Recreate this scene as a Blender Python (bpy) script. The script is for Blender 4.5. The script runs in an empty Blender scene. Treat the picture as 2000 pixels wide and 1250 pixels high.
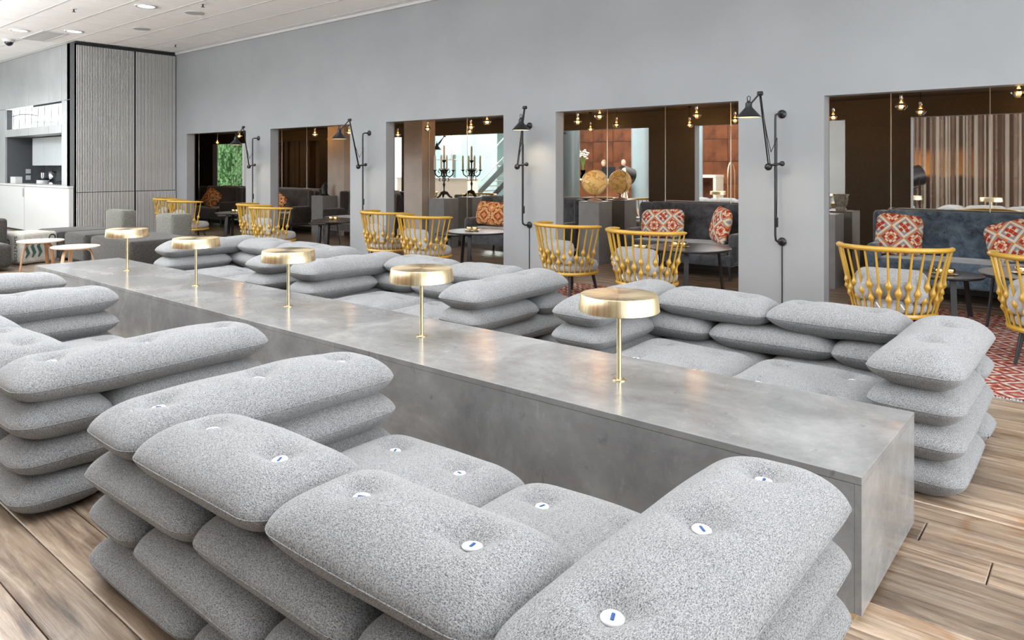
import bpy, math, random
from math import sin, cos, pi, radians, sqrt, hypot
import mathutils
from mathutils import Vector, Matrix
random.seed(7)
SC = bpy.context.scene
COL = SC.collection
S = 0.8333           # every number below is in layout units; the last step scales all of it to metres

# ---------------------------------------------------------------- camera, world, exposure, big lights
cam_d = bpy.data.cameras.new('camera'); cam = bpy.data.objects.new('camera', cam_d); COL.objects.link(cam)
cam.location = (0, 0, 1.6); cam.rotation_euler = (pi/2, 0, math.atan2(.640, .768))
cam_d.sensor_width = 36; cam_d.lens = 1406/2000*36; cam_d.shift_y = -.15; cam_d.clip_end = 200; cam_d.clip_start = .05
SC.camera = cam
SC.view_settings.view_transform = 'Standard'; SC.view_settings.look = 'None'
SC.view_settings.gamma = 1; SC.view_settings.use_curve_mapping = False
SC.view_settings.exposure = 0.17
w = bpy.data.worlds.new('world'); SC.world = w; w.use_nodes = True
w.node_tree.nodes['Background'].inputs[0].default_value = (.93, .96, 1, 1)
w.node_tree.nodes['Background'].inputs[1].default_value = 1.9
def area(name, loc, rot, sx, sy, energy, color=(1, 1, 1)):
    d = bpy.data.lights.new(name, 'AREA'); d.shape = 'RECTANGLE'; d.size = sx; d.size_y = sy
    d.energy = energy; d.color = color
    o = bpy.data.objects.new(name, d); o.location = loc; o.rotation_euler = rot; COL.objects.link(o); return o
for cx in (-15.5, -10.5, -5.5, -.5):
    area('ceiling_glow', (cx, 3.2, 4.28), (0, 0, 0), 4.2, 5.5, 66, (.93, .97, 1))
area('ceiling_fill', (-4, 2, 3.4), (pi, 0, 0), 7, 4, 420, (.93, .97, 1))  # unseen upward fill lights, added to brighten the ceiling
area('ceiling_fill', (-10, .8, 3.4), (pi, 0, 0), 5, 3, 650, (.93, .97, 1))
area('ceiling_fill', (-16, .5, 3.4), (pi, 0, 0), 7, 3, 1200, (.93, .97, 1))
area('window_daylight', (3.7, 3.6, 2.2), (0, radians(90), 0), 3.4, 8.5, 600, (.95, .98, 1))
area('far_fill', (-24.0, 1.5, 2.0), (0, radians(-90), 0), 3.2, 6, 150, (1, 1, 1))  # added fill from the far left; no window is built there
area('rear_high_fill', (-11, -2.5, 3.75), (radians(80), 0, 0), 15, 1.0, 190, (1, .99, .98))  # added fill kept above the mirrors' view, not a real window
area('lobby_daylight', (-24, -1.5, 4.2), (0, 0, 0), 9, 6, 500, (.93, .98, 1))
area('reception_light', (-13, -4, 4.2), (0, 0, 0), 10, 3, 260, (1, .9, .78))
area('rear_fill', (-4, -5.2, 3.0), (radians(75), 0, 0), 9, 2, 35, (.95, .97, 1))  # added fill beyond the wall behind the camera; no window there

# ---------------------------------------------------------------- materials
def nodes(name):
    m = bpy.data.materials.new(name); m.use_nodes = True
    return m, m.node_tree.nodes, m.node_tree.links, m.node_tree.nodes['Principled BSDF']
def mat(name, col, rough=.5, metal=0, spec=.5, emit=None, es=1, trans=0, sheen=0, var=0, vscale=8, bump=0, bscale=60, coat=0):
    m, N, L, b = nodes(name)
    b.inputs['Base Color'].default_value = (*col, 1); b.inputs['Roughness'].default_value = rough
    b.inputs['Metallic'].default_value = metal; b.inputs['Specular IOR Level'].default_value = spec
    b.inputs['Transmission Weight'].default_value = trans; b.inputs['Sheen Weight'].default_value = sheen
    b.inputs['Coat Weight'].default_value = coat
    if emit: b.inputs['Emission Color'].default_value = (*emit, 1); b.inputs['Emission Strength'].default_value = es
    tc = N.new('ShaderNodeTexCoord')
    if var:
        n = N.new('ShaderNodeTexNoise'); n.inputs['Scale'].default_value = vscale; n.inputs['Detail'].default_value = 5
        L.new(tc.outputs['Object'], n.inputs['Vector'])
        r = N.new('ShaderNodeMapRange'); r.inputs['From Min'].default_value = .3; r.inputs['From Max'].default_value = .7
        r.inputs['To Min'].default_value = 1-var; r.inputs['To Max'].default_value = 1+var
        L.new(n.outputs['Fac'], r.inputs['Value'])
        x = N.new('ShaderNodeVectorMath'); x.operation = 'SCALE'; x.inputs[0].default_value = col
        L.new(r.outputs[0], x.inputs['Scale']); L.new(x.outputs[0], b.inputs['Base Color'])
    if bump:
        n = N.new('ShaderNodeTexNoise'); n.inputs['Scale'].default_value = bscale; n.inputs['Detail'].default_value = 3
        L.new(tc.outputs['Object'], n.inputs['Vector'])
        bp = N.new('ShaderNodeBump'); bp.inputs['Strength'].default_value = bump; bp.inputs['Distance'].default_value = .01
        L.new(n.outputs['Fac'], bp.inputs['Height']); L.new(bp.outputs[0], b.inputs['Normal'])
    return m
def ramp(N, stops):
    r = N.new('ShaderNodeValToRGB'); e = r.color_ramp.elements
    while len(e) < len(stops): e.new(.5)
    for i, (p, c) in enumerate(stops): e[i].position = p; e[i].color = (*c, 1)
    return r
def mapping(N, L, scale, coord='Object', loc=(0, 0, 0), rot=(0, 0, 0)):
    tc = N.new('ShaderNodeTexCoord'); mp = N.new('ShaderNodeMapping')
    mp.inputs['Scale'].default_value = scale; mp.inputs['Location'].default_value = loc; mp.inputs['Rotation'].default_value = rot
    L.new(tc.outputs[coord], mp.inputs['Vector']); return mp
def noise(N, L, mp, scale, detail=4, rough=.55, dist=0):
    n = N.new('ShaderNodeTexNoise'); n.inputs['Scale'].default_value = scale; n.inputs['Detail'].default_value = detail
    n.inputs['Roughness'].default_value = rough; n.inputs['Distortion'].default_value = dist
    L.new(mp.outputs[0], n.inputs['Vector']); return n
def mixc(N, L, a, b, fac, mode='MIX'):
    x = N.new('ShaderNodeMix'); x.data_type = 'RGBA'; x.blend_type = mode
    for s, v in ((0, fac), (6, a), (7, b)):
        if hasattr(v, 'links') or hasattr(v, 'is_linked'): L.new(v, x.inputs[s])
        elif s == 0: x.inputs[0].default_value = v
        else: x.inputs[s].default_value = (*v, 1)
    return x.outputs[2]

def fabric(name, dark, mid, light, fine=210):
    m, N, L, b = nodes(name); b.inputs['Roughness'].default_value = .95; b.inputs['Specular IOR Level'].default_value = .12
    b.inputs['Sheen Weight'].default_value = .15
    mp = mapping(N, L, (1, 1, 1)); mp2 = mapping(N, L, (1, .45, 1), rot=(0, 0, .6)); mp3 = mapping(N, L, (.45, 1, .6), rot=(0, .3, -.3))
    a = noise(N, L, mp2, fine*1.5, 2, .7); c = noise(N, L, mp3, fine, 2, .7); big = noise(N, L, mp, 9, 4)
    ad = N.new('ShaderNodeMath'); ad.operation = 'ADD'; L.new(a.outputs[0], ad.inputs[0]); L.new(c.outputs[0], ad.inputs[1])
    hf = N.new('ShaderNodeMath'); hf.operation = 'MULTIPLY'; hf.inputs[1].default_value = .5; L.new(ad.outputs[0], hf.inputs[0])
    r = ramp(N, [(.38, dark), (.47, mid), (.60, light)]); L.new(hf.outputs[0], r.inputs[0])
    rb = ramp(N, [(.3, (.93, .93, .93)), (.7, (1.0, 1.0, 1.0))]); L.new(big.outputs[0], rb.inputs[0])
    L.new(mixc(N, L, r.outputs[0], rb.outputs[0], 1.0, 'MULTIPLY'), b.inputs['Base Color'])
    bp = N.new('ShaderNodeBump'); bp.inputs['Strength'].default_value = .5; bp.inputs['Distance'].default_value = .003
    L.new(hf.outputs[0], bp.inputs['Height']); L.new(bp.outputs[0], b.inputs['Normal'])
    return m
M = {}
M['heather'] = fabric('heather_grey_wool', (.035, .036, .040), (.18, .182, .187), (.37, .37, .37), 480)
M['seat_grey'] = fabric('light_grey_wool', (.15, .15, .16), (.31, .31, .32), (.47, .47, .47), 320)

def concrete():
    m, N, L, b = nodes('polished_concrete'); b.inputs['Roughness'].default_value = .17; b.inputs['Specular IOR Level'].default_value = .55
    mp = mapping(N, L, (.9, 1, 1)); mp2 = mapping(N, L, (2.2, 1.2, 1.0), rot=(0, .5, .4))
    a = noise(N, L, mp, 2.2, 9, .68, .3); c = noise(N, L, mp2, 10, 7, .62, .7); f = noise(N, L, mp, 55, 3)
    r = ramp(N, [(.25, (.115, .113, .112)), (.5, (.20, .198, .196)), (.75, (.32, .318, .316))]); L.new(a.outputs[0], r.inputs[0])
    d = ramp(N, [(.27, (.55, .55, .55)), (.37, (1, 1, 1))]); L.new(c.outputs[0], d.inputs[0])
    x = mixc(N, L, r.outputs[0], d.outputs[0], .75, 'MULTIPLY')
    lt = ramp(N, [(.60, (0, 0, 0)), (.75, (.05, .05, .05))]); L.new(c.outputs[0], lt.inputs[0])
    x = mixc(N, L, x, lt.outputs[0], 1.0, 'ADD')
    sp = ramp(N, [(.70, (0, 0, 0)), (.78, (.16, .16, .16))]); L.new(f.outputs[0], sp.inputs[0])
    x = mixc(N, L, x, sp.outputs[0], .6, 'ADD'); L.new(x, b.inputs['Base Color'])
    rr = N.new('ShaderNodeMapRange'); rr.inputs['To Min'].default_value = .12; rr.inputs['To Max'].default_value = .27
    L.new(a.outputs[0], rr.inputs['Value']); L.new(rr.outputs[0], b.inputs['Roughness'])
    return m
M['concrete'] = concrete()

def planks_mat():
    m, N, L, b = nodes('oiled_oak_planks'); b.inputs['Roughness'].default_value = .3; b.inputs['Specular IOR Level'].default_value = .6
    at = N.new('ShaderNodeObjectInfo')
    mp = mapping(N, L, (1, 16, 1)); mp0 = mapping(N, L, (1, 2.2, 1))
    add = N.new('ShaderNodeVectorMath'); add.operation = 'ADD'
    sc = N.new('ShaderNodeMath'); sc.operation = 'MULTIPLY'; sc.inputs[1].default_value = 37.0; L.new(at.outputs['Random'], sc.inputs[0])
    cb = N.new('ShaderNodeCombineXYZ'); L.new(sc.outputs[0], cb.inputs[0]); L.new(sc.outputs[0], cb.inputs[2])
    L.new(mp.outputs[0], add.inputs[0]); L.new(cb.outputs[0], add.inputs[1])
    g = noise(N, L, add, 1.7, 10, .70, .8)
    add2 = N.new('ShaderNodeVectorMath'); add2.operation = 'ADD'; L.new(mp0.outputs[0], add2.inputs[0]); L.new(cb.outputs[0], add2.inputs[1])
    k = noise(N, L, add2, 2.3, 4, .6, .8)
    r = ramp(N, [(.22, (.045, .034, .027)), (.40, (.155, .108, .076)), (.54, (.285, .212, .152)), (.74, (.47, .385, .295))]); L.new(g.outputs[0], r.inputs[0])
    kk = ramp(N, [(.28, (.25, .22, .2)), (.36, (.62, .58, .55)), (.45, (1, 1, 1)), (.58, (1, 1, 1)), (.70, (.80, .62, .44))]); L.new(k.outputs[0], kk.inputs[0])
    x = mixc(N, L, r.outputs[0], kk.outputs[0], .9, 'MULTIPLY')
    rv = N.new('ShaderNodeMapRange'); rv.inputs['To Min'].default_value = .68; rv.inputs['To Max'].default_value = 1.42; L.new(at.outputs['Random'], rv.inputs['Value'])
    vm = N.new('ShaderNodeVectorMath'); vm.operation = 'SCALE'; L.new(x, vm.inputs[0]); L.new(rv.outputs[0], vm.inputs['Scale'])
    L.new(vm.outputs[0], b.inputs['Base Color'])
    bp = N.new('ShaderNodeBump'); bp.inputs['Strength'].default_value = .35; bp.inputs['Distance'].default_value = .004
    L.new(g.outputs[0], bp.inputs['Height']); L.new(bp.outputs[0], b.inputs['Normal'])
    return m
M['plank'] = planks_mat()

def brass(name='brushed_brass', radial=False):
    m, N, L, b = nodes(name); b.inputs['Metallic'].default_value = 1; b.inputs['Base Color'].default_value = (.80, .66, .40, 1)
    b.inputs['Roughness'].default_value = .24
    if radial:
        tc = N.new('ShaderNodeTexCoord'); sp = N.new('ShaderNodeSeparateXYZ'); L.new(tc.outputs['Object'], sp.inputs[0])
        an = N.new('ShaderNodeMath'); an.operation = 'ARCTAN2'; L.new(sp.outputs[1], an.inputs[0]); L.new(sp.outputs[0], an.inputs[1])
        cb = N.new('ShaderNodeCombineXYZ'); L.new(an.outputs[0], cb.inputs[0])
        n = N.new('ShaderNodeTexNoise'); n.inputs['Scale'].default_value = 5; n.inputs['Detail'].default_value = 8; n.inputs['Roughness'].default_value = .8
        L.new(cb.outputs[0], n.inputs['Vector'])
        r = ramp(N, [(.36, (.50, .35, .18)), (.5, (.76, .61, .37)), (.62, (.92, .86, .70))]); L.new(n.outputs[0], r.inputs[0]); L.new(r.outputs[0], b.inputs['Base Color'])
        tg = N.new('ShaderNodeTangent'); tg.direction_type = 'RADIAL'; tg.axis = 'Z'; L.new(tg.outputs[0], b.inputs['Tangent'])
        b.inputs['Anisotropic'].default_value = .75; b.inputs['Roughness'].default_value = .3
    return m
M['brass'] = brass(); M['brass_spun'] = brass('spun_brass', True)

def paint(name, c, var=.05, rough=.6):
    return mat(name, c, rough, spec=.3, var=var, vscale=1.2, bump=.05, bscale=90)
M['wall'] = paint('blue_grey_plaster', (.285, .298, .308), .06)
M['wall_dark'] = mat('dark_bronze_wallcover', (.105, .093, .081), .5, var=.12, vscale=30)
M['mirror'] = mat('bronze_tinted_mirror', (.82, .79, .74), .015, 1)
M['seam'] = mat('polished_mirror_edge', (.95, .92, .85), .25, .6)
M['ceil'] = mat('white_ceiling_tile', (.88, .88, .88), .85, var=.015, vscale=40, bump=.1, bscale=400)
M['grid'] = mat('ceiling_grid_metal', (.50, .50, .50), .5)
M['white'] = mat('white_lacquer', (.54, .54, .54), .35)
M['black'] = mat('black_metal', (.018, .018, .02), .35, .3)
M['shade_in'] = mat('cream_enamel', (.85, .76, .55), .4, emit=(1, .80, .45), es=1.1)
M['mustard'] = mat('mustard_lacquered_beech', (.45, .262, .030), .32, var=.10, vscale=6, coat=.2)
M['black_wood'] = mat('black_stained_wood', (.02, .02, .022), .4)
M['grey_panel'] = mat('brushed_grey_panel', (.36, .37, .38), .38, .35, var=.12, vscale=1.3)
M['slat'] = mat('aluminium_slat', (.78, .77, .75), .4, .2, var=.05, vscale=3)
M['slat_back'] = mat('black_slat_backing', (.03, .031, .034), .6)
M['niche'] = mat('dark_grey_niche', (.085, .09, .10), .5)
M['cabinet'] = mat('pale_cabinet', (.52, .55, .58), .3)
M['steel'] = mat('polished_steel', (.78, .79, .8), .14, 1)
M['dark_fabric'] = fabric('dark_grey_wool', (.022, .021, .020), (.040, .037, .034), (.07, .065, .059), 120)
M['taupe_fabric'] = fabric('taupe_wool', (.08, .08, .07), (.14, .137, .12), (.20, .195, .17), 120)
M['oak'] = mat('light_oak', (.55, .36, .22), .45, var=.15, vscale=9)
M['walnut'] = mat('warm_walnut', (.33, .17, .085), .45, var=.2, vscale=9)
M['oak_top'] = mat('bleached_oak_top', (.68, .56, .47), .35, var=.06, vscale=9)
M['sack'] = mat('jute_sacking', (.36, .34, .30), .9, var=.12, vscale=25, bump=.3, bscale=300)
M['ink'] = mat('black_print', (.02, .02, .02), .8); M['ink_green'] = mat('green_black_print', (.02, .06, .045), .8)
M['white_plastic'] = mat('white_button_plastic', (.62, .61, .60), .3, coat=.2)
M['cord_blue'] = mat('blue_cord', (.012, .06, .22), .6)
M['curtain'] = mat('sheer_striped_curtain', (.42, .36, .30), .8, var=.1, vscale=2)
M['curtain_dark'] = mat('brown_curtain', (.11, .065, .045), .8, var=.25, vscale=2)
M['curtain_mid'] = mat('taupe_curtain', (.24, .17, .13), .8, var=.15, vscale=2)
for k_ in ('curtain', 'curtain_mid'): M[k_].node_tree.nodes['Principled BSDF'].inputs['Alpha'].default_value = .62
M['pedestal'] = mat('grey_plinth_laminate', (.20, .19, .185), .4, var=.12, vscale=7)
M['table_top'] = mat('anthracite_table_top', (.032, .032, .036), .28)
M['candle'] = mat('ivory_wax', (.78, .73, .64), .5)
M['iron'] = mat('black_cast_iron', (.015, .013, .013), .4, .4)
M['urn'] = mat('weathered_stone', (.45, .47, .44), .8, var=.35, vscale=30, bump=.4, bscale=60)
M['column'] = mat('blue_grey_column', (.26, .33, .36), .35)
M['column_dark'] = mat('dark_round_column', (.08, .10, .105), .3)
M['skin'] = mat('skin', (.62, .40, .30), .6); M['hair'] = mat('fair_hair', (.30, .20, .11), .7); M['suit'] = mat('dark_suit', (.02, .022, .03), .8)
M['leaf'] = mat('green_leaf', (.09, .24, .05), .6); M['petal'] = mat('white_petal', (.85, .85, .84), .6)
M['hedge'] = mat('sunlit_hedge', (.20, .42, .16), .8, var=.6, vscale=14)
M['teal_panel'] = mat('pale_teal_panel', (.42, .60, .62), .4, var=.1, vscale=.8)
M['lantern'] = mat('lit_paper_lantern', (.9, .9, .88), .6, emit=(1, 1, 1), es=1.0)
M['downlight'] = mat('lit_downlight_lens', (.9, .9, .9), .4, emit=(1, .98, .95), es=6)
M['lens'] = mat('lit_spotlight_lens', (.9, .8, .6), .2, emit=(1, .82, .55), es=1.6)
M['filament'] = mat('glowing_filament', (1, .6, .2), .4, emit=(1, .50, .14), es=22)
M['tan_leather'] = mat('tan_leather', (.42, .16, .07), .45)
M['cream'] = mat('cream_stone', (.72, .66, .56), .45)
M['rubber'] = mat('dark_lens', (.02, .02, .025), .1)

def glass(name, col, rough=.02):
    m, N, L, b = nodes(name); out = N['Material Output']
    tr = N.new('ShaderNodeBsdfTransparent'); tr.inputs[0].default_value = (*col, 1)
    gl = N.new('ShaderNodeBsdfGlossy'); gl.inputs[1].default_value = rough
    fr = N.new('ShaderNodeFresnel'); fr.inputs[0].default_value = 1.45
    mx = N.new('ShaderNodeMixShader'); L.new(fr.outputs[0], mx.inputs[0])
    if 'bulb' in name:
        em = N.new('ShaderNodeEmission'); em.inputs[0].default_value = (1, .58, .2, 1); em.inputs[1].default_value = 1.2
        m3 = N.new('ShaderNodeMixShader'); m3.inputs[0].default_value = .22; L.new(tr.outputs[0], m3.inputs[1]); L.new(em.outputs[0], m3.inputs[2]); tr = m3; L.new(tr.outputs[0], mx.inputs[1]); L.new(gl.outputs[0], mx.inputs[2])
    L.new(mx.outputs[0], out.inputs[0]); N.remove(b); return m
M['amber_glass'] = glass('amber_bulb_glass', (1, .74, .42), .05); M['glass'] = glass('clear_glass', (.93, .96, .96))

def velvet(name, dark, light):
    m, N, L, b = nodes(name); b.inputs['Roughness'].default_value = .8; b.inputs['Sheen Weight'].default_value = .5; b.inputs['Specular IOR Level'].default_value = .2
    mp = mapping(N, L, (1, 1, 1)); a = noise(N, L, mp, 9, 8, .72, .5)
    r = ramp(N, [(.35, dark), (.65, light)]); L.new(a.outputs[0], r.inputs[0]); L.new(r.outputs[0], b.inputs['Base Color']); return m
M['velvet'] = velvet('slate_blue_velvet', (.022, .034, .050), (.12, .165, .21))
M['velvet_dark'] = velvet('charcoal_velvet', (.016, .017, .020), (.075, .08, .09))
M['velvet_brown'] = velvet('dark_brown_velvet', (.012, .009, .008), (.045, .034, .028))

def copper():
    m, N, L, b = nodes('rusted_copper_sheet'); b.inputs['Roughness'].default_value = .45; b.inputs['Metallic'].default_value = .3
    mp = mapping(N, L, (1, 1, 1)); a = noise(N, L, mp, 1.6, 6, .6, .3)
    r = ramp(N, [(.3, (.06, .018, .008)), (.5, (.19, .062, .022)), (.75, (.27, .10, .038))]); L.new(a.outputs[0], r.inputs[0]); L.new(r.outputs[0], b.inputs['Base Color']); return m
M['copper'] = copper()

def glow_print():  # orange glow seen through the curtain, painted as flat colour
    m, N, L, b = nodes('orange_glow_print'); b.inputs['Roughness'].default_value = .5
    mp = mapping(N, L, (1, 1, 1)); sp = N.new('ShaderNodeSeparateXYZ'); L.new(mp.outputs[0], sp.inputs[0])
    n = noise(N, L, mp, 1.2, 4); ad = N.new('ShaderNodeMath'); ad.operation = 'MULTIPLY_ADD'; ad.inputs[1].default_value = .5; L.new(n.outputs[0], ad.inputs[0]); L.new(sp.outputs[2], ad.inputs[2])
    r = ramp(N, [(.30, (.05, .025, .018)), (.33, (.07, .03, .02)), (.36, (.95, .42, .08)), (.50, (.75, .28, .07)), (.58, (.12, .06, .04)), (.9, (.10, .055, .04))])
    mr = N.new('ShaderNodeMapRange'); mr.inputs['From Min'].default_value = 0; mr.inputs['From Max'].default_value = 3.2; L.new(ad.outputs[0], mr.inputs['Value'])
    L.new(mr.outputs[0], r.inputs[0])
    gx = N.new('ShaderNodeMapRange'); gx.inputs['From Min'].default_value = -.5; gx.inputs['From Max'].default_value = .7; L.new(sp.outputs[0], gx.inputs['Value'])
    L.new(mixc(N, L, r.outputs[0], (.13, .065, .04), gx.outputs[0]), b.inputs['Base Color']); return m
M['glow_print'] = glow_print()

def kilim(name, cols, sc, coord='Object', warm=1):
    # woven diamonds: triangle waves of the two axes added together, banded into colours
    m, N, L, b = nodes(name); b.inputs['Roughness'].default_value = .95; b.inputs['Specular IOR Level'].default_value = .1
    mp = mapping(N, L, (sc, sc, sc), coord, loc=(.31, .17, .05)); sp = N.new('ShaderNodeSeparateXYZ'); L.new(mp.outputs[0], sp.inputs[0])
    def tri(o, f):
        p = N.new('ShaderNodeMath'); p.operation = 'PINGPONG'; p.inputs[1].default_value = f; L.new(o, p.inputs[0])
        d = N.new('ShaderNodeMath'); d.operation = 'DIVIDE'; d.inputs[1].default_value = f; L.new(p.outputs[0], d.inputs[0]); return d.outputs[0]
    def add(a, c, k=1):
        s = N.new('ShaderNodeMath'); s.operation = 'MULTIPLY_ADD'; L.new(c, s.inputs[0]); s.inputs[1].default_value = k; L.new(a, s.inputs[2]); return s.outputs[0]
    v = sp.outputs[1]
    d1 = add(tri(sp.outputs[0], .5), tri(v, .5))
    d2 = add(tri(sp.outputs[0], .12), tri(v, .12))
    r1 = ramp(N, [(i/len(cols), c) for i, c in enumerate(cols)]); r1.color_ramp.interpolation = 'CONSTANT'
    h = N.new('ShaderNodeMath'); h.operation = 'MULTIPLY'; h.inputs[1].default_value = .5; L.new(d1, h.inputs[0]); L.new(h.outputs[0], r1.inputs[0])
    h2 = N.new('ShaderNodeMath'); h2.operation = 'GREATER_THAN'; h2.inputs[1].default_value = 1.15; L.new(d2, h2.inputs[0])
    c2 = list(cols[2:])+list(cols[:2])
    r2 = ramp(N, [(i/len(c2), c) for i, c in enumerate(c2)]); r2.color_ramp.interpolation = 'CONSTANT'; L.new(h.outputs[0], r2.inputs[0])
    L.new(mixc(N, L, r1.outputs[0], r2.outputs[0], h2.outputs[0]), b.inputs['Base Color'])
    return m
red, cream, orange, grey, black = (.42, .055, .03), (.72, .62, .50), (.60, .22, .08), (.30, .30, .30), (.05, .03, .03)
M['kilim'] = kilim('red_kilim_weave', [red, cream, red, orange, cream, grey, cream, red], 4.2)
M['kilim_orange'] = kilim('orange_kilim_weave', [orange, (.35, .10, .04), (.62, .40, .18), (.25, .06, .03), orange, (.66, .45, .22)], 4.0)
M['rug'] = kilim('red_rug_weave', [(.20, .035, .025), (.30, .11, .07), (.12, .03, .03), (.42, .34, .28), (.26, .05, .035), (.24, .22, .21)], 4.5)
def globe_mat():
    m, N, L, b = nodes('antique_globe_map'); b.inputs['Roughness'].default_value = .35
    mp = mapping(N, L, (1, 1, 1)); a = noise(N, L, mp, 7, 5, .5)
    r = ramp(N, [(.44, (.80, .54, .18)), (.50, (.48, .20, .06)), (.515, (.86, .66, .30)), (.7, (.84, .54, .20))]); L.new(a.outputs[0], r.inputs[0]); L.new(r.outputs[0], b.inputs['Base Color'])
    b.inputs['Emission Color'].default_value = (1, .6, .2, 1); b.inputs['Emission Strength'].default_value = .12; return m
M['globe'] = globe_mat()

# ---------------------------------------------------------------- mesh helpers
class MB:
    def __init__(s): s.v = []; s.f = []
    def add(s, vs, fs):
        o = len(s.v); s.v += [tuple(p) for p in vs]; s.f += [tuple(i+o for i in f) for f in fs]; return s
    def box(s, x0, x1, y0, y1, z0, z1, c=0):
        if x0 > x1: x0, x1 = x1, x0
        if y0 > y1: y0, y1 = y1, y0
        if c <= 0:
            return s.add([(x0,y0,z0),(x1,y0,z0),(x1,y1,z0),(x0,y1,z0),(x0,y0,z1),(x1,y0,z1),(x1,y1,z1),(x0,y1,z1)],
                         [(0,3,2,1),(4,5,6,7),(0,1,5,4),(1,2,6,5),(2,3,7,6),(3,0,4,7)])
        c = min(c, (x1-x0)/2.01, (y1-y0)/2.01, (z1-z0)/2.01)
        n = 3
        return s.rbox(x0, x1, y0, y1, z0, z1, c, 2)
    def rbox(s, x0, x1, y0, y1, z0, z1, r, n=4):
        # rounded box: sphere octants pushed to the corners
        r = min(r, (x1-x0)/2.001, (y1-y0)/2.001, (z1-z0)/2.001)
        rings = []; m = 4*(n+1)
        lat = [-pi/2+pi/2*i/n for i in range(n+1)]+[pi/2*i/n for i in range(n+1)]
        vs = []
        for k, la in enumerate(lat):
            cz = z0+r if k <= n else z1-r
            for q in range(4):
                cx = (x1-r, x0+r, x0+r, x1-r)[q]; cy = (y1-r, y1-r, y0+r, y0+r)[q]
                for j in range(n+1):
                    a = q*pi/2+pi/2*j/n
                    vs.append((cx+r*cos(la)*cos(a), cy+r*cos(la)*sin(a), cz+r*sin(la)))
        fs = []
        for k in range(len(lat)-1):
            for j in range(m): fs.append((k*m+j, k*m+(j+1) % m, (k+1)*m+(j+1) % m, (k+1)*m+j))
        fs.append(tuple(reversed(range(m)))); fs.append(tuple((len(lat)-1)*m+j for j in range(m)))
        return s.add(vs, fs)
    def lathe(s, prof, n=24, c=(0, 0, 0), axis=None, cap=True):
        vs = []; fs = []
        for r, z in prof:
            for i in range(n): a = 2*pi*i/n; vs.append(Vector((r*cos(a), r*sin(a), z)))
        if axis is not None:
            q = Vector((0, 0, 1)).rotation_difference(Vector(axis)); vs = [q @ p for p in vs]
        vs = [p+Vector(c) for p in vs]
        for k in range(len(prof)-1):
            for i in range(n): fs.append((k*n+i, k*n+(i+1) % n, (k+1)*n+(i+1) % n, (k+1)*n+i))
        if cap: fs.append(tuple(reversed(range(n)))); fs.append(tuple((len(prof)-1)*n+i for i in range(n)))
        return s.add(vs, fs)
    def rod(s, a, b, r0, r1=None, n=10):
        a = Vector(a); b = Vector(b); L_ = (b-a).length; return s.lathe([(r0, 0), (r1 if r1 is not None else r0, L_)], n, a, b-a)
    def ball(s, c, r, n=16, sc=(1, 1, 1)):
        k = n//2; vs = [(c[0]+sc[0]*r*sin(pi*i/k)*cos(2*pi*j/n), c[1]+sc[1]*r*sin(pi*i/k)*sin(2*pi*j/n), c[2]-sc[2]*r*cos(pi*i/k)) for i in range(1, k) for j in range(n)]
        vs = [(c[0], c[1], c[2]-sc[2]*r)]+vs+[(c[0], c[1], c[2]+sc[2]*r)]; fs = []
        for j in range(n): fs.append((0, 1+(j+1) % n, 1+j)); fs.append((len(vs)-1, len(vs)-1-n+j, len(vs)-1-n+(j+1) % n))
        for i in range(k-2):
            for j in range(n): fs.append((1+i*n+j, 1+i*n+(j+1) % n, 1+(i+1)*n+(j+1) % n, 1+(i+1)*n+j))
        return s.add(vs, fs)
    def tube(s, pts, r, n=8, closed=False, flat=1.0):
        pts = [Vector(p) for p in pts]; m = len(pts); vs = []; fs = []; up = None
        for i, p in enumerate(pts):
            t = (pts[(i+1) % m]-pts[i-1]) if closed else (pts[min(i+1, m-1)]-pts[max(i-1, 0)])
            t.normalize()
            if up is None: up = Vector((0, 0, 1)) if abs(t.z) < .9 else Vector((1, 0, 0))
            u = up-t*up.dot(t)
            if u.length < 1e-4: u = Vector((1, 0, 0))
            u.normalize(); up = u; w_ = t.cross(u)
            rr = r[i] if isinstance(r, (list, tuple)) else r
            for j in range(n): a = 2*pi*j/n; vs.append(p+u*rr*flat*cos(a)+w_*rr*sin(a))
        e = m if closed else m-1
        for i in range(e):
            for j in range(n): fs.append((i*n+j, i*n+(j+1) % n, ((i+1) % m)*n+(j+1) % n, ((i+1) % m)*n+j))
        if not closed: fs.append(tuple(reversed(range(n)))); fs.append(tuple((m-1)*n+j for j in range(n)))
        return s.add(vs, fs)
    def mesh(s, name, smooth=False):
        me = bpy.data.meshes.new(name); me.from_pydata(s.v, [], s.f); me.validate()
        if smooth: me.shade_smooth() if smooth is True else me.shade_smooth()
        if smooth == 'auto': me.set_sharp_from_angle(angle=radians(42))
        me.update(); return me
def obj(name, mb, m, parent=None, smooth=False, loc=None, rot=None, **kw):
    me = mb.mesh(name, smooth) if isinstance(mb, MB) else mb
    if m is not None and not me.materials: me.materials.append(M[m] if isinstance(m, str) else m)
    o = bpy.data.objects.new(name, me); COL.objects.link(o)
    if parent: o.parent = parent
    if loc is not None: o.location = loc
    if rot is not None: o.rotation_euler = rot
    for k, v in kw.items(): o[k] = v
    return o
def tag(o, label, cat, group=None):
    o['label'] = label; o['category'] = cat
    if group: o['group'] = group
    return o
def thing(name, label, cat, loc=(0, 0, 0), rz=0, group=None):
    o = bpy.data.objects.new(name, None); o.empty_display_size = .1; COL.objects.link(o)
    o.location = loc; o.rotation_euler = (0, 0, rz); return tag(o, label, cat, group)
KIDS = {}
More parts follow.
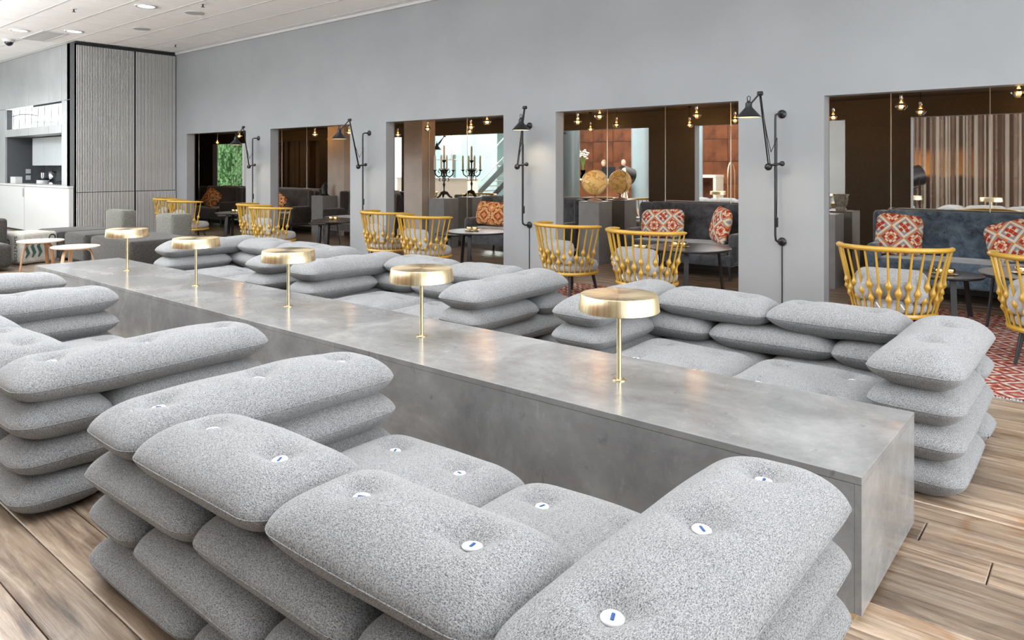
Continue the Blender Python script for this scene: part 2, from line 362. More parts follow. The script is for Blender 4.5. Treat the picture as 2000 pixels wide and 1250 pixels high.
def copy_tree(o, loc, rz, label, group=None):
    def rec(a, par):
        c = a.copy(); COL.objects.link(c)
        if par: c.parent = par
        for ch in [x for x in ALLC.get(a.name, [])]: rec(ch, c)
        return c
    ALLC = {}
    for x in COL.objects:
        if x.parent: ALLC.setdefault(x.parent.name, []).append(x)
    r = rec(o, None); r.location = loc; r.rotation_euler = (0, 0, rz); r['label'] = label
    if group: r['group'] = group
    return r
def struct(name, mb, m, parent=None, **kw):
    o = obj(name, mb, m, parent, **kw)
    if parent is None: o['kind'] = 'structure'
    return o

# ---------------------------------------------------------------- room shell
YW, YB, YM = 8.2, 8.4, 10.5                  # wall front, wall back, mirror plane
ZT, ZC, ZA = 2.37, 4.35, 2.68                # opening head, ceiling, niche ceiling
OPN = [(-24.1, -21.45), (-20.5, -17.85), (-16.9, -14.26), (-13.31, -10.68), (-9.68, -7.0), (-6.03, -3.37), (-2.41, .24)]
XL, XR = -26.5, 3.9

# floor: planks
fl = struct('floor', MB().box(-34, 5.5, -9, 10.6, -.12, -.022), 'slat_back')
rest = MB(); PW = .201; pk = {}
def plank_mesh(x0, x1, y0, y1, mb, c=.004):
    g = .0022; x0 += g; x1 -= g; y0 += g; y1 -= g
    mb.add([(x0,y0,-.02),(x1,y0,-.02),(x1,y1,-.02),(x0,y1,-.02),(x0,y0,-c),(x1,y0,-c),(x1,y1,-c),(x0,y1,-c),
            (x0+c,y0+c,0),(x1-c,y0+c,0),(x1-c,y1-c,0),(x0+c,y1-c,0)],
           [(0,1,5,4),(1,2,6,5),(2,3,7,6),(3,0,4,7),(4,5,9,8),(5,6,10,9),(6,7,11,10),(7,4,8,11),(8,9,10,11)])
rr = random.Random(3); nplk = 0
row = 0; y = 1.07-PW*50
while y < 10.5:
    x = -34+rr.random()*2
    while x < 5.5:
        L_ = rr.choice((1.9, 2.3, 2.7))
        near = (.2 < y < 2.0 and -5 < x < -1.5 and x+L_ > -5.2) or (1.9 < y < 7.0 and x+L_ > -1.6 and x < 2.4) or (3.4 < y < 7.9 and x+L_ > -6.5 and x < -1.6 and y > 5.1) or (3.0 < y < 4.6 and -15 < x < -10.2)
        if near and nplk < 290:
            mb = MB(); plank_mesh(-L_/2, L_/2, -PW/2, PW/2, mb); obj('plank', mb, 'plank', fl, loc=(x+L_/2, y+PW/2, 0)); nplk += 1
        else: plank_mesh(x, x+L_, y, y+PW, rest)
        x += L_
    y += PW; row += 1
o = obj('plank_field', rest, 'plank', fl); o['kind'] = 'stuff'

# ceiling: main hall tiles, frame left of x = -7 seen
ce = struct('ceiling', MB().box(-34, 5.5, -9, YW, ZC+.03, ZC+.12), 'grid')
T = .72; tile = MB(); g = .009
tile.add([(-T/2+g,-T/2+g,0),(T/2-g,-T/2+g,0),(T/2-g,T/2-g,0),(-T/2+g,T/2-g,0),(-T/2+g,-T/2+g,.03),(T/2-g,-T/2+g,.03),(T/2-g,T/2-g,.03),(-T/2+g,T/2-g,.03)],
         [(0,3,2,1),(0,1,5,4),(1,2,6,5),(2,3,7,6),(3,0,4,7)])
tme = tile.mesh('tile'); tme.materials.append(M['ceil'])
rest = MB(); nt = 0
def tile_at(xc, yc, mb):
    y1 = min(yc+T/2, YW); x0 = xc-T/2
    mb.add([(x0+g,yc-T/2+g,ZC),(x0+T-g,yc-T/2+g,ZC),(x0+T-g,y1-g,ZC),(x0+g,y1-g,ZC),(x0+g,yc-T/2+g,ZC+.03),(x0+T-g,yc-T/2+g,ZC+.03),(x0+T-g,y1-g,ZC+.03),(x0+g,y1-g,ZC+.03)],
           [(0,3,2,1),(0,1,5,4),(1,2,6,5),(2,3,7,6),(3,0,4,7)])
for j in range(-20, 5):
    yc = 5.17+T*(j+.5)
    if yc-T/2 > YW-.1: continue
    for i in range(-28, 27):
        xc = -13.67+T*(i+.5)
        if yc > 3.4 and -23.2 < xc < -8.2 and yc+T/2 < YW+.02 and not (xc < -17.5 and yc > 6.1):
            obj('tile', tme, None, ce, loc=(xc, yc, ZC)); nt += 1
        else: tile_at(xc, yc, rest)
o = obj('tile_field', rest, 'ceil', ce); o['kind'] = 'stuff'
rn = MB()
for j in range(-20, 5):
    yy = 5.17+T*j
    if yy < YW-.05: rn.box(-34, 5.5, yy-.011, yy+.011, ZC-.006, ZC+.01)
obj('runner', rn, 'grid', ce)['kind'] = 'stuff'

# long wall with openings
wb = MB(); xs = [XL]
for a, b in OPN: xs += [a, b]
xs.append(XR)
for k in range(0, len(xs), 2): wb.box(xs[k], xs[k+1], YW, YB-.02, 0, ZT)
wb.box(XL, XR, YW, YB-.02, ZT, ZC+.03)
wl = struct('wall_back', wb, 'wall')
bb = MB()
for k in range(0, len(xs), 2): bb.box(xs[k], xs[k+1], YB-.02, YB, 0, ZT)
bb.box(XL, XR, YB-.02, YB, ZT, ZA+.02)
obj('rear_cladding', bb, 'wall_dark', wl)
tm = MB().box(-17.4, XR, YW-.05, YW-.001, ZC-.055, ZC-.006); struct('trim_1', tm, 'white')
# niche behind the wall
struct('wall_mirror', MB().box(XL, XR, YM+.03, YM+.2, 0, ZA+.1), 'wall_dark')
k = 0; x = -2.24-1.097*22
while x < XR-.2:
    p = MB().box(x+.006, x+1.097-.006, YM, YM+.02, .02, ZA-.01); pp = obj('mirror_panel', p, 'mirror')
    pp['kind'] = 'structure'; pp.name = 'wall_mirror_panel'; pp.parent = bpy.data.objects['wall_mirror']
    obj('mirror_joint', MB().box(x-.006, x+.006, YM-.004, YM+.021, .02, ZA-.01), 'seam', bpy.data.objects['wall_mirror']); x += 1.097
struct('ceiling_niche', MB().box(XL, XR, YB, YM+.03, ZA, ZA+.1), 'wall_dark')
struct('wall_left', MB().box(XL-.15, XL, YW, YM+.2, 0, ZC), 'wall_dark')
struct('wall_right', MB().box(XR, XR+.15, YW, YM+.2, 0, ZC), 'wall_dark')
struct('baseboard_mirror', MB().box(XL, XR, YM-.03, YM-.005, 0, .1), 'wall_dark')
# window wall on the right, out of the frame
wf = MB()
for yy in (-9, -5, -1, 3, 5.6, YW-.15): wf.box(XR, XR+.12, yy, yy+.12, 0, ZC)
wf.box(XR, XR+.12, -9, YW, 0, .25).box(XR, XR+.12, -9, YW, ZC-.35, ZC)
win = struct('window_1', wf, 'black')
obj('pane', MB().box(XR+.05, XR+.06, -9, YW, .25, ZC-.35), 'glass', win)
struct('ground', MB().box(XR+.2, 30, -20, 20, -.3, -.2), 'pedestal')

# pilasters against the mirror
for i, (a, b) in enumerate([(-14.28+.0, -13.65), (-11.59, -11.03)]):
    o = struct('wall_pilaster', MB().box(a, b, 10.31, YM-.005, 0, ZA-.005), mat('beige_pilaster', (.42, .36, .31), .5, var=.08, vscale=4))

# ---------------------------------------------------------------- service core on the left: slatted wall, panels, counter niche
sw = struct('wall_slatted', MB().box(-17.9, -17.47, 5.98, 8.2, 0, ZC-.01), 'slat_back')
ns = 66; y0, y1 = 6.0, 8.18; pit = (y1-y0)/ns
def slat_mesh(h): return MB().box(-.006, .006, -.0068, .0068, 0, h).mesh('slat')
ms = [slat_mesh(1.0), slat_mesh(ZC-.09-1.03)]
for me in ms: me.materials.append(M['slat'])
for i in range(ns):
    yy = y0+pit*(i+.5)
    if i == 37: continue
    obj('slat', ms[0], None, sw, loc=(-17.43+.012*(1 if i > 36 else 0), yy, .02)); obj('slat', ms[1], None, sw, loc=(-17.43, yy, 1.035))
obj('slat_cap', MB().box(-17.47, -17.39, 5.97, 8.2, ZC-.05, ZC-.01), 'black', sw)
cw = thing  # panels of the core front (parallel to the long wall)
core = struct('wall_core', MB().box(-23.2, -17.9, 6.9, 6.98, 0, ZC-.01), 'niche')
pj = [-23.2, -22.0, -20.45, -19.05, -18.24, -17.72]
def pan(x0, x1, z0, z1): obj('panel', MB().box(x0+.008, x1-.008, 5.98, 6.03, z0, z1, .004), 'grey_panel', core)
for a, b in zip(pj[:-1], pj[1:]):
    lo, hi = max(a, -22.25), min(b, -18.18)
    pan(a, b, 3.09, ZC-.015)
    if a >= -18.3: pan(a, b, .0, 3.08)
    else:
        if a < -22.3: pan(a, -22.25, 0, 3.08); a2 = -22.25
        else: a2 = a
        pan(a2, b, 2.36, 2.55)
obj('panel', MB().box(-17.72, -17.47, 5.985, 6.03, 0, ZC-.015), 'grey_panel', core)
obj('niche_side', MB().box(-22.30, -22.25, 6.03, 6.9, 0, 3.08), 'niche', core); obj('niche_side', MB().box(-18.18, -18.1, 6.03, 6.9, 0, 3.08), 'niche', core)
obj('niche_lintel', MB().box(-22.25, -18.18, 6.03, 6.9, 2.36, 2.55), 'grey_panel', core)
cl = obj('clerestory_glass', MB().box(-22.25, -18.24, 6.14, 6.15, 2.55, 3.07), mat('glowing_clerestory', (.9, .93, .95), .3, emit=(.95, .98, 1), es=.9), core)  # emission stands in for the bright ceiling reflected in this strip
fr = MB()
for t_ in range(9):
    xx = -22.1+.46*t_; fr.rod((xx, 6.12, 2.56), (xx+.05, 6.12, 3.06), .006, n=5)
fr.tube([(-22.1, 6.1, 2.9), (-21.5, 6.09, 2.93), (-20.8, 6.09, 2.9), (-20.2, 6.1, 2.84)], .009, 6).tube([(-20.9, 6.1, 2.70), (-20.0, 6.09, 2.68), (-19.0, 6.1, 2.64)], .006, 6)
obj('clerestory_wire', fr, 'black', core)
# upper cabinets
for a, b, z0 in [(-21.75, -20.95, 1.62), (-20.95, -20.1, 1.62), (-20.1, -19.2, 1.62), (-19.2, -18.2, 1.95)]:
    c = thing('wall_cabinet', {-21.75: 'pale upper kitchen cabinet, leftmost of the four in the bar niche', -20.95: 'pale upper kitchen cabinet, second from left in the bar niche', -20.1: 'pale upper kitchen cabinet, third from left in the bar niche', -19.2: 'shorter pale upper cabinet above the coffee machine'}[a], 'cabinet', (a, 6.45, z0), group='upper cabinets in the bar niche')
    W = b-a; H_ = 2.34-z0
    obj('cabinet_body', MB().box(0.004, W-.004, .03, .44, 0, H_), 'cabinet', c); d = obj('cabinet_door', MB().box(.006, W-.006, 0, .024, .004, H_-.004, .004), 'cabinet', c)
    obj('knob', MB().ball((W/2, -.012, .12), .014, 8), 'steel', d, True)
# back worktop and counter front
wk = struct('trim_worktop', MB().box(-22.24, -18.19, 6.32, 6.89, 0, .98), 'niche')
ang = math.atan2(1, 30)
ct = thing('bar_counter', 'long white bar counter in front of the coffee niche', 'counter', (-17.5, 5.86, 0), 0)
obj('counter_top', MB().box(-7, 0, 0, .115, 1.12, 1.165, .004).box(-4.73, -.7, .115, .44, 1.12, 1.165), 'white', ct)
for a, b in ((-7, -4.9), (-4.87, -2.93), (-2.9, 0)): obj('front_panel', MB().box(a, b, .02, .06, .05, 1.115, .003), 'white', ct)
obj('end_panel', MB().box(-.04, 0, .062, .11, .05, 1.115), 'white', ct); obj('plinth', MB().box(-6.98, -.03, .07, .11, 0, .048), 'black', ct)
obj('handle', MB().box(-2.96, -2.94, -.004, .018, .86, 1.07), 'steel', ct)
# things on the counter/back worktop
def on_counter(x, dy=0): return (x, 5.72-.055*(x+16.42)*1.0+dy, 1.165)
t = thing('coffee_machine', 'shiny steel espresso machine with lever handles in the bar niche', 'coffee machine', (-18.75, 6.58, .98))
obj('machine_body', MB().box(-.5, .5, -.22, .2, .05, .36, .05), 'steel', t, 'auto'); obj('machine_top', MB().box(-.55, .55, -.26, .22, .37, .56, .06), 'steel', t, 'auto')
for dx in (-.3, .05, .35): obj('group_head', MB().lathe([(.035, 0), (.05, .03), (.05, .1)], 12, (dx, -.28, .27)), 'steel', t, True); obj('lever', MB().rod((dx, -.3, .28), (dx-.06, -.46, .25), .014), 'black', t)
for k in range(4): obj('cup_stack', MB().lathe([(.03, 0), (.045, .07)]*3, 10, (-.28+.17*k, -.02, .565)), 'white', t, True)
for dx in (-.42, .42): obj('foot', MB().rod((dx, 0, 0), (dx, 0, .06), .03), 'steel', t)
t = thing('blender', 'steel jug blender standing in the bar niche', 'blender', (-20.6, 6.55, .98))
obj('base', MB().lathe([(.10, 0), (.10, .02), (.075, .2), (.06, .22)], 16), 'steel', t, 'auto'); obj('jug', MB().lathe([(.06, .22), (.09, .46)], 16), 'steel', t, True); obj('lid', MB().lathe([(.09, .461), (.085, .49), (.02, .50), (.02, .53)], 16), 'black', t, 'auto')
t = thing('juicer', 'white and steel juice press left of the jug blender', 'juicer', (-21.1, 6.5, .98))
obj('body', MB().lathe([(.15, 0), (.15, .26), (.12, .3)], 18), 'white', t, 'auto'); obj('chute', MB().lathe([(.05, .3), (.05, .46)], 12), 'steel', t, 'auto'); obj('lid', MB().lathe([(.155, .27), (.155, .3), (.08, .33)], 18), 'black', t, 'auto')
for k, xx in enumerate((-20.2, -20.0, -19.85, -19.7, -19.55, -19.4)):
    tag(obj('drinking_glass', MB().lathe([(.035, 0), (.045, .16), (.04, .16), (.03, .01)], 12), 'glass', None, True, loc=(xx, 6.4+.04*(k % 2), .98)), 'clear tumbler in the row left of the espresso machine', 'glass', 'tumblers in the bar niche')
tag(obj('napkin_box', MB().box(-.2, .2, -.08, .08, 0, .17, .01), 'white', None, loc=(-21.35, 6.02, 1.0)), 'white box on the left end of the bar', 'box')
obj_b = bpy.data.objects['napkin_box']; obj_b.location = (-21.6, 6.05, 1.166)
for z in (1.27, 1.10):
    o = tag(obj('wall_socket', MB().box(-.012, 0, -.06, .06, -.06, .06, .006), 'white', None, loc=(-22.24+.0125, 6.5, z+.2)), 'white wall socket, %s of two in the bar niche' % ('upper' if z > 1.2 else 'lower'), 'socket')

# ---------------------------------------------------------------- ceiling fittings
def downlight(x, y, lab, lit=True):
    t = thing('ceiling_downlight', lab, 'downlight', (x, y, ZC))
    obj('ring', MB().lathe([(.18, 0), (.175, -.012), (.14, -.014), (.13, -.004)], 28, cap=False), 'white', t, True); obj('lens', MB().lathe([(.135, -.004), (.13, -.0065)], 24), 'downlight', t)
downlight(-12.73, 5.47, 'round lit ceiling downlight nearest the long wall'); downlight(-16.22, 5.55, 'round lit ceiling downlight above the slatted wall corner')
downlight(-16.95, 4.8, 'small lit ceiling downlight at the far left')
for x, y, l in ((-12.62, 6.26, 'round grey ceiling speaker, the larger seen of two, nearer the long wall'), (-14.88, 6.31, 'round grey ceiling speaker above the slatted wall')):
    t = thing('ceiling_speaker', l, 'speaker', (x, y, ZC)); obj('grille', MB().lathe([(.15, -.008), (.14, -.012)], 28), mat('speaker_mesh', (.42, .42, .42), .7), t); obj('rim', MB().lathe([(.165, 0), (.165, -.008), (.15, -.009)], 28, cap=False), 'white', t)
for i, (x, y) in enumerate(((-13.9, 4.75), (-17.5, 4.5), (-16.2, 7.6), (-11.8, 6.0))):
    t = thing('sprinkler', ('small ceiling sprinkler, nearest to the frame top', 'small ceiling sprinkler beside the dome camera', 'small ceiling sprinkler above the slatted wall', 'small ceiling sprinkler by the round speaker')[i], 'sprinkler', (x, y, ZC)); obj('plate', MB().lathe([(.05, 0), (.045, -.01)], 16), 'white', t); obj('nozzle', MB().lathe([(.012, -.01), (.012, -.05), (.03, -.055), (.03, -.06)], 12), 'black', t)
t = thing('ceiling_hatch', 'rectangular ventilation grille set in the ceiling at upper left', 'vent', (-17.3, 5.35, ZC))
obj('frame', MB().box(-.7, .7, -.24, -.2, -.012, 0).box(-.7, .7, .2, .24, -.012, 0).box(-.7, -.66, -.2, .2, -.012, 0).box(.66, .7, -.2, .2, -.012, 0), 'white', t); obj('grille', MB().box(-.66, .66, -.2, .2, -.006, -.001), 'grid', t)
t = thing('dome_camera', 'small dome security camera on the ceiling by the grey panels', 'camera', (-18.35, 5.0, ZC))
obj('housing', MB().lathe([(.115, 0), (.115, -.04), (.10, -.06)], 20), 'white', t, 'auto'); obj('dome', MB().ball((0, 0, -.06), .085, 16), 'rubber', t, True)

# ---------------------------------------------------------------- concrete bench
BX0, BX1, BY0, BY1, BZ = -9.07, -.67, 2.71, 3.58, .515
bench = thing('concrete_bench', 'long polished concrete table block running between the cushion sofas', 'table block', ((BX0+BX1)/2, (BY0+BY1)/2, 0))
ox, oy = (BX0+BX1)/2, (BY0+BY1)/2
sm = [BX0, -6.2, -3.35, BX1]
for a, b in zip(sm[:-1], sm[1:]):
    e0 = .0012 if a != BX0 else 0; e1 = .0012 if b != BX1 else 0
    obj('top_slab', MB().box(a-ox+e0, b-ox-e1, BY0-oy, BY1-oy, BZ-.03, BZ, .0025), 'concrete', bench)
    obj('front_panel', MB().box(a-ox+e0, b-ox-e1-(.025 if b == BX1 else 0), BY0-oy+.001, BY0-oy+.026, .028, BZ-.031, .001), 'concrete', bench)
    obj('rear_panel', MB().box(a-ox+e0, b-ox-e1-(.025 if b == BX1 else 0), BY1-oy-.026, BY1-oy-.001, .028, BZ-.031, .001), 'concrete', bench)
obj('end_panel', MB().box(BX1-ox-.0245, BX1-ox-.0005, BY0-oy+.001, BY1-oy-.001, .028, BZ-.031, .0015), 'concrete', bench)
obj('end_panel', MB().box(BX0-ox+.001, BX0-ox+.025, BY0-oy+.027, BY1-oy-.027, .028, BZ-.031), 'concrete', bench)
obj('plinth', MB().box(BX0-ox+.03, BX1-ox-.03, BY0-oy+.012, BY1-oy-.03, 0, .027), 'brass', bench)

# ---------------------------------------------------------------- brass lamps
def table_lamp(loc, lab):
    t = thing('table_lamp', lab, 'lamp', loc, 0, 'brass lamps along the concrete table')
    sh = obj('lamp_shade', MB().lathe([(.19, .352), (.201, .353), (.2045, .356), (.196, .432), (.193, .4365), (.186, .438), (.10, .4365), (.02, .435), (.0005, .435)], 96, cap=False), 'brass_spun', t, 'auto')
    obj('diffuser', MB().lathe([(.193, .365), (.193, .368)], 48), 'shade_in', t)
    obj('pole', MB().lathe([(.0125, .006), (.0125, .366)], 20), 'brass', t, 'auto')
    obj('base', MB().lathe([(.036, 0), (.036, .004), (.033, .006), (.014, .0065), (.0125, .012)], 32), 'brass', t, 'auto')
    return t
LX = [(-1.925, 3.16), (-3.39, 3.165), (-4.90, 3.175), (-6.39, 3.185), (-7.87, 3.19)]
LL = ['brass disc lamp nearest the bench end, largest in view', 'second brass disc lamp from the near bench end', 'middle brass disc lamp of the five on the concrete table', 'fourth brass disc lamp, second from the far end', 'farthest brass disc lamp, beside the dark lounge sofas']
l0 = table_lamp((*LX[0], BZ), LL[0])
for p, lb in zip(LX[1:], LL[1:]): copy_tree(l0, (*p, BZ), 0, lb)

# ---------------------------------------------------------------- cushion sofas
U = .4233; UX = .412; TH = .212; PIT = .167
def cushion_mesh(nx, ny, btn, seed, name='cushion'):
    r_ = random.Random(seed); hx = nx*U/2+.006; hy = ny*U/2+.006; R = .10; W = .195
    gx = int(30*nx) if nx > 1 else 38; gy = int(30*ny) if ny > 1 else 38
    nz = [(r_.uniform(2, 5), r_.uniform(2, 5), r_.uniform(0, 6), r_.uniform(.002, .004)) for _ in range(4)]
    ph = [r_.uniform(0, 6) for _ in btn]
    def P(d):
        q = max(0, min(d/W, 1)); return (1-(1-q)**2.15)**.63
    def pt(a, b, sgn):
        x = a*hx; y = b*hy
        sx = (abs(x)-(hx-R))/R; sy = (abs(y)-(hy-R))/R
        if sx > 0 and sy > 0:
            nxn = sx*sqrt(1-sy*sy/2); nyn = sy*sqrt(1-sx*sx/2)
            x = math.copysign(hx-R+nxn*R, x); y = math.copysign(hy-R+nyn*R, y)
        bow = .012
        x *= 1-bow*(b*b)*.9; y *= 1-bow*(a*a)*.9
        d1 = hx*(1-abs(a)); d2 = hy*(1-abs(b))
        p = P(d1)*P(d2); h = TH/2*p
        # puffiness
        h += .012*p*(cos(a*pi/2)**.7 if nx > 1 else 1)*(cos(b*pi/2)**.7 if ny > 1 else 1)*(.6 if sgn > 0 else .2)
        for fx, fy, q, am in nz: h += am*sin(fx*x*3+q)*cos(fy*y*3+q*2)*p
        if sgn > 0:
            for (bx, by), f in zip(btn, ph):
                r2 = (x-bx)**2+(y-by)**2; rr_ = sqrt(r2)
                if rr_ < .3:
                    th = math.atan2(y-by, x-bx)
                    h -= .040*math.exp(-r2/.0030)+.011*math.exp(-r2/.012)
                    h -= .0035*math.exp(-((rr_-.06)/.035)**2)*cos(4*th+f)
        else: h *= .95
        # waviness of the seam
        zz = .004*sin(5*x+ph[0])+.003*cos(7*y+ph[0])
        return (x, y, zz+sgn*h)
    A = [sin(pi/2*(2*i/gx-1)) for i in range(gx+1)]; B = [sin(pi/2*(2*j/gy-1)) for j in range(gy+1)]
    # even out spacing: half cosine, half linear
    A = [.55*a+.45*(2*i/gx-1) for i, a in enumerate(A)]; B = [.55*b+.45*(2*j/gy-1) for j, b in enumerate(B)]
    vs = []; idt = {}; idb = {}
    for i, a in enumerate(A):
        for j, b in enumerate(B):
            idt[i, j] = len(vs); vs.append(pt(a, b, 1))
            if 0 < i < gx and 0 < j < gy: idb[i, j] = len(vs); vs.append(pt(a, b, -1))
            else: idb[i, j] = idt[i, j]
    fs = []
    for i in range(gx):
        for j in range(gy):
            fs.append((idt[i, j], idt[i+1, j], idt[i+1, j+1], idt[i, j+1])); fs.append((idb[i, j], idb[i, j+1], idb[i+1, j+1], idb[i+1, j]))
    mb = MB(); mb.v = vs; mb.f = fs; me = mb.mesh(name, True); me.materials.append(M['heather'])
    # seam line: thin welt following the outline
    bd = [(i, 0) for i in range(gx)]+[(gx, j) for j in range(gy)]+[(i, gy) for i in range(gx, 0, -1)]+[(0, j) for j in range(gy, 0, -1)]
    pts = [Vector(vs[idt[q]]) for q in bd]
    sm_ = MB().tube([p*1.0 for p in pts[::2]], .0021, 5, True); s_me = sm_.mesh('welt', True); s_me.materials.append(M['heather'])
    hs = []
    for bx, by in btn:
        # height of the surface under the button
        best = min(vs, key=lambda v: (v[0]-bx)**2+(v[1]-by)**2 if v[2] > .02 else 9); hs.append(best[2])
    return me, s_me, list(zip(btn, hs))
bm_ = MB(); bm_.lathe([(.0005, .0), (.0225, .0), (.0265, .004), (.0270, .007), (.0245, .0105), (.019, .0115), (.012, .0102), (.0004, .0098)], 28, cap=False)
btn_me = bm_.mesh('button', True); btn_me.materials.append(M['white_plastic'])
cd_me = MB().rbox(-.0125, .0125, -.0042, .0042, .008, .0125, .003, 3).mesh('cord', True); cd_me.materials.append(M['cord_blue'])
VAR = {}
def variants(key, nx, ny, btn, n=2):
    VAR[key] = [cushion_mesh(nx, ny, btn, 11*len(VAR)+s_) for s_ in range(n)]
variants('long', 3, 1, [(-U*1.02, 0), (0, 0), (U*1.02, 0)]); variants('long2', 3, 1, [(-.22, 0), (.22, 0)]); variants('mid', 2, 1, [(-U/2, 0), (U/2, 0)], 3)
variants('seat', 2, 2, [(-.2, -.2), (.2, -.2), (-.2, .2), (.2, .2)])
def sofa(x1, y0, flip, lab, seed, long_key, dy=0):
    r_ = random.Random(seed)
    t = thing('cushion_sofa', lab, 'sofa', (x1-3*UX, y0+1.5*U, 0), pi if flip else 0, 'stacked cushion sofas beside the concrete table')
    def put(key, x, y, lay, rz=0, buttons=False, dz=0):
        me, sme, bt = VAR[key][r_.randrange(len(VAR[key]))]
        z = .090+lay*PIT+dz
        c = obj('cushion', me, None, t, loc=(x*UX/U-3*UX+r_.uniform(-.008, .008), y-1.5*U+r_.uniform(-.008, .008), z), rot=(r_.uniform(-.006, .006), r_.uniform(-.006, .006), rz+r_.uniform(-.012, .012)+(pi if r_.random() < .5 else 0)))
        obj('welt', sme, None, c)
        if buttons:
            for (bx, by), h in bt:
                k = obj('button', btn_me, None, c, loc=(bx, by, h+.003), rot=(r_.uniform(-.12, .12), r_.uniform(-.12, .12), r_.uniform(0, 3)))
                obj('cord', cd_me, None, c, loc=k.location, rot=k.rotation_euler)
    for lay in range(4):
        if lay % 2:
            for x in (.5, 5.5): put(long_key, x*U, 1.5*U-(dy if x > 5 else 0), lay, pi/2, lay == 3)
            for x in (2, 4): put('mid', x*U, .5*U, lay, 0, lay == 3, .0 if lay < 3 else .004)
        else:
            for x in (1, 3, 5): put('mid', x*U, .5*U, lay)
            for x in (.5, 5.5): put('mid', x*U, 2*U-(dy if x > 5 else 0), lay, pi/2)
        if lay < 2:
            for x in (2, 4): put('seat', x*U, 2*U, lay, 0, lay == 1, .012)
    # little black care tab at an outer corner of the lowest layer
    obj('tab', MB().box(-.004, .004, -.018, .018, -.012, .012), 'black', t, loc=((3*UX+.006)*(-1 if flip else 1), -1.5*U+.35, .09))
    return t
sofa(-.60, 1.08, False, 'grey cushion sofa in the near foreground, its back to the camera', 1, 'long')
sofa(-3.71, 1.03, False, 'grey cushion sofa on the camera side, second from the bench end', 2, 'long')
sofa(-6.92, 1.06, False, 'grey cushion sofa cut by the left edge, farthest on the camera side', 3, 'long')
sofa(-.54, 3.90, True, 'grey cushion sofa across the bench, at its near end', 4, 'long2', .10)
sofa(-3.62, 3.90, True, 'grey cushion sofa across the bench, middle of three', 5, 'long2')
sofa(-6.45, 3.90, True, 'grey cushion sofa across the bench, at its far end', 6, 'long2')

# ---------------------------------------------------------------- mustard spindle chairs
def spindle_mesh(kind, h):
    pr = []
    n = 44
    for i in range(n+1):
        z = i/n; r = .0105-.0025*abs(z-.5)
        cs = ((.24, .05, .0195), (.45, .052, .0205)) if kind == 0 else ((.345, .058, .022),)
        for c_, w_, a_ in cs:
            d = (z-c_)/w_
            r += a_*math.exp(-abs(d)**1.7*1.1)
        pr.append((r, z*h))
    return MB().lathe(pr, 10).mesh('spindle', True)
NS = 17
def chair_proto():
    t = thing('spindle_chair', '', 'chair', (0, 0, 0)); zr, zt = .31, .865
    arc = radians(102)
    def rim(a, q=1): return Vector((.455*sin(a)*q, -.43*cos(a)*q, zt+.012*cos(a)))
    pts = [rim(-arc+2*arc*i/40) for i in range(41)]
    rad = [.0240+.004*(1-abs(i/20-1)) for i in range(41)]; rad[0] = .012; rad[-1] = .012; rad[1] = .019; rad[-2] = .019
    obj('top_rail', MB().tube(pts, rad, 12, flat=.85), 'mustard', t, True)
    ring = [(.335*cos(2*pi*i/48), .335*sin(2*pi*i/48), zr-.018) for i in range(48)]
    pr = MB().lathe([(.30, zr-.04), (.345, zr-.036), (.352, zr-.02), (.345, zr), (.30, zr+.004)], 48)
    obj('seat_ring', pr, 'mustard', t, 'auto')
    sa = radians(96)
    for i in range(NS):
        a = -sa+2*sa*i/(NS-1)
        b = Vector((.332*sin(a*.93), -.332*cos(a*.93), zr-.01)); e = rim(a)-Vector((0, 0, .008)); h = (e-b).length
        me = spindle_mesh(i % 2, h); me.materials.append(M['mustard'])
        o = obj('spindle', me, None, t, loc=b); o.rotation_euler = Vector((0, 0, 1)).rotation_difference(e-b).to_euler()
    for sx, sy in ((-1, -1), (1, -1), (1, 1), (-1, 1)):
        obj('leg', MB().rod((sx*.235, sy*.235, 0), (sx*.19, sy*.19, zr-.035), .013, .024, 14), 'black_wood', t, 'auto')
    # seat cushion: round, plump
    sc = MB().lathe([(.02, .30), (.30, .305), (.335, .335), (.34, .375), (.325, .42), (.28, .437), (.15, .443), (.0005, .444)], 48, cap=False)
    obj('seat_cushion', sc, 'seat_grey', t, True)
    me, sme, _ = cushion_mesh(1.35, .68, [(9, 9)], 77, 'back_cushion'); me.materials.clear(); me.materials.append(M['seat_grey'])
    obj('back_cushion', me, None, t, loc=(0, -.235, .545), rot=(radians(78), 0, 0))
    for x in (-.1, .09): obj('tie', MB().tube([(x, -.335, .40), (x+.015, -.36, .385), (x+.03, -.355, .36)], .006, 6), 'white', t)
    return t
ch0 = chair_proto(); ch0.scale = (1, 1, 1)
cg = 'mustard spindle chairs along the wall openings'
CH = [(-1.52, 7.23, .10, 'mustard spindle chair nearest the camera, in front of the blue velvet sofa'), (-.33, 7.22, -.15, 'mustard spindle chair cut by the right picture edge'),
      (-5.18, 7.36, -.22, 'mustard spindle chair left of the pair before the globe opening'), (-4.02, 7.20, -.08, 'mustard spindle chair right of the pair before the globe opening'),
      (-8.78, 7.5, -.2, 'mustard spindle chair left of the pair before the candelabra opening'), (-7.66, 7.28, -.1, 'mustard spindle chair right of the pair before the candelabra opening'),
      (-12.4, 7.45, -.25, 'mustard spindle chair left of the pair before the second opening'), (-11.35, 7.1, -.1, 'mustard spindle chair right of the pair before the second opening'),
      (-16.0, 7.5, -.3, 'mustard spindle chair touching the slatted wall'), (-14.75, 7.25, -.15, 'mustard spindle chair before the leftmost opening, next to the slatted wall pair')]
for i, (x, y_, rz, lb) in enumerate(CH):
    if i == 0: ch0.location = (x, y_, .0095); ch0.rotation_euler = (0, 0, rz); ch0['label'] = lb; ch0['group'] = cg
    else: copy_tree(ch0, (x, y_, .0095), rz, lb, cg)

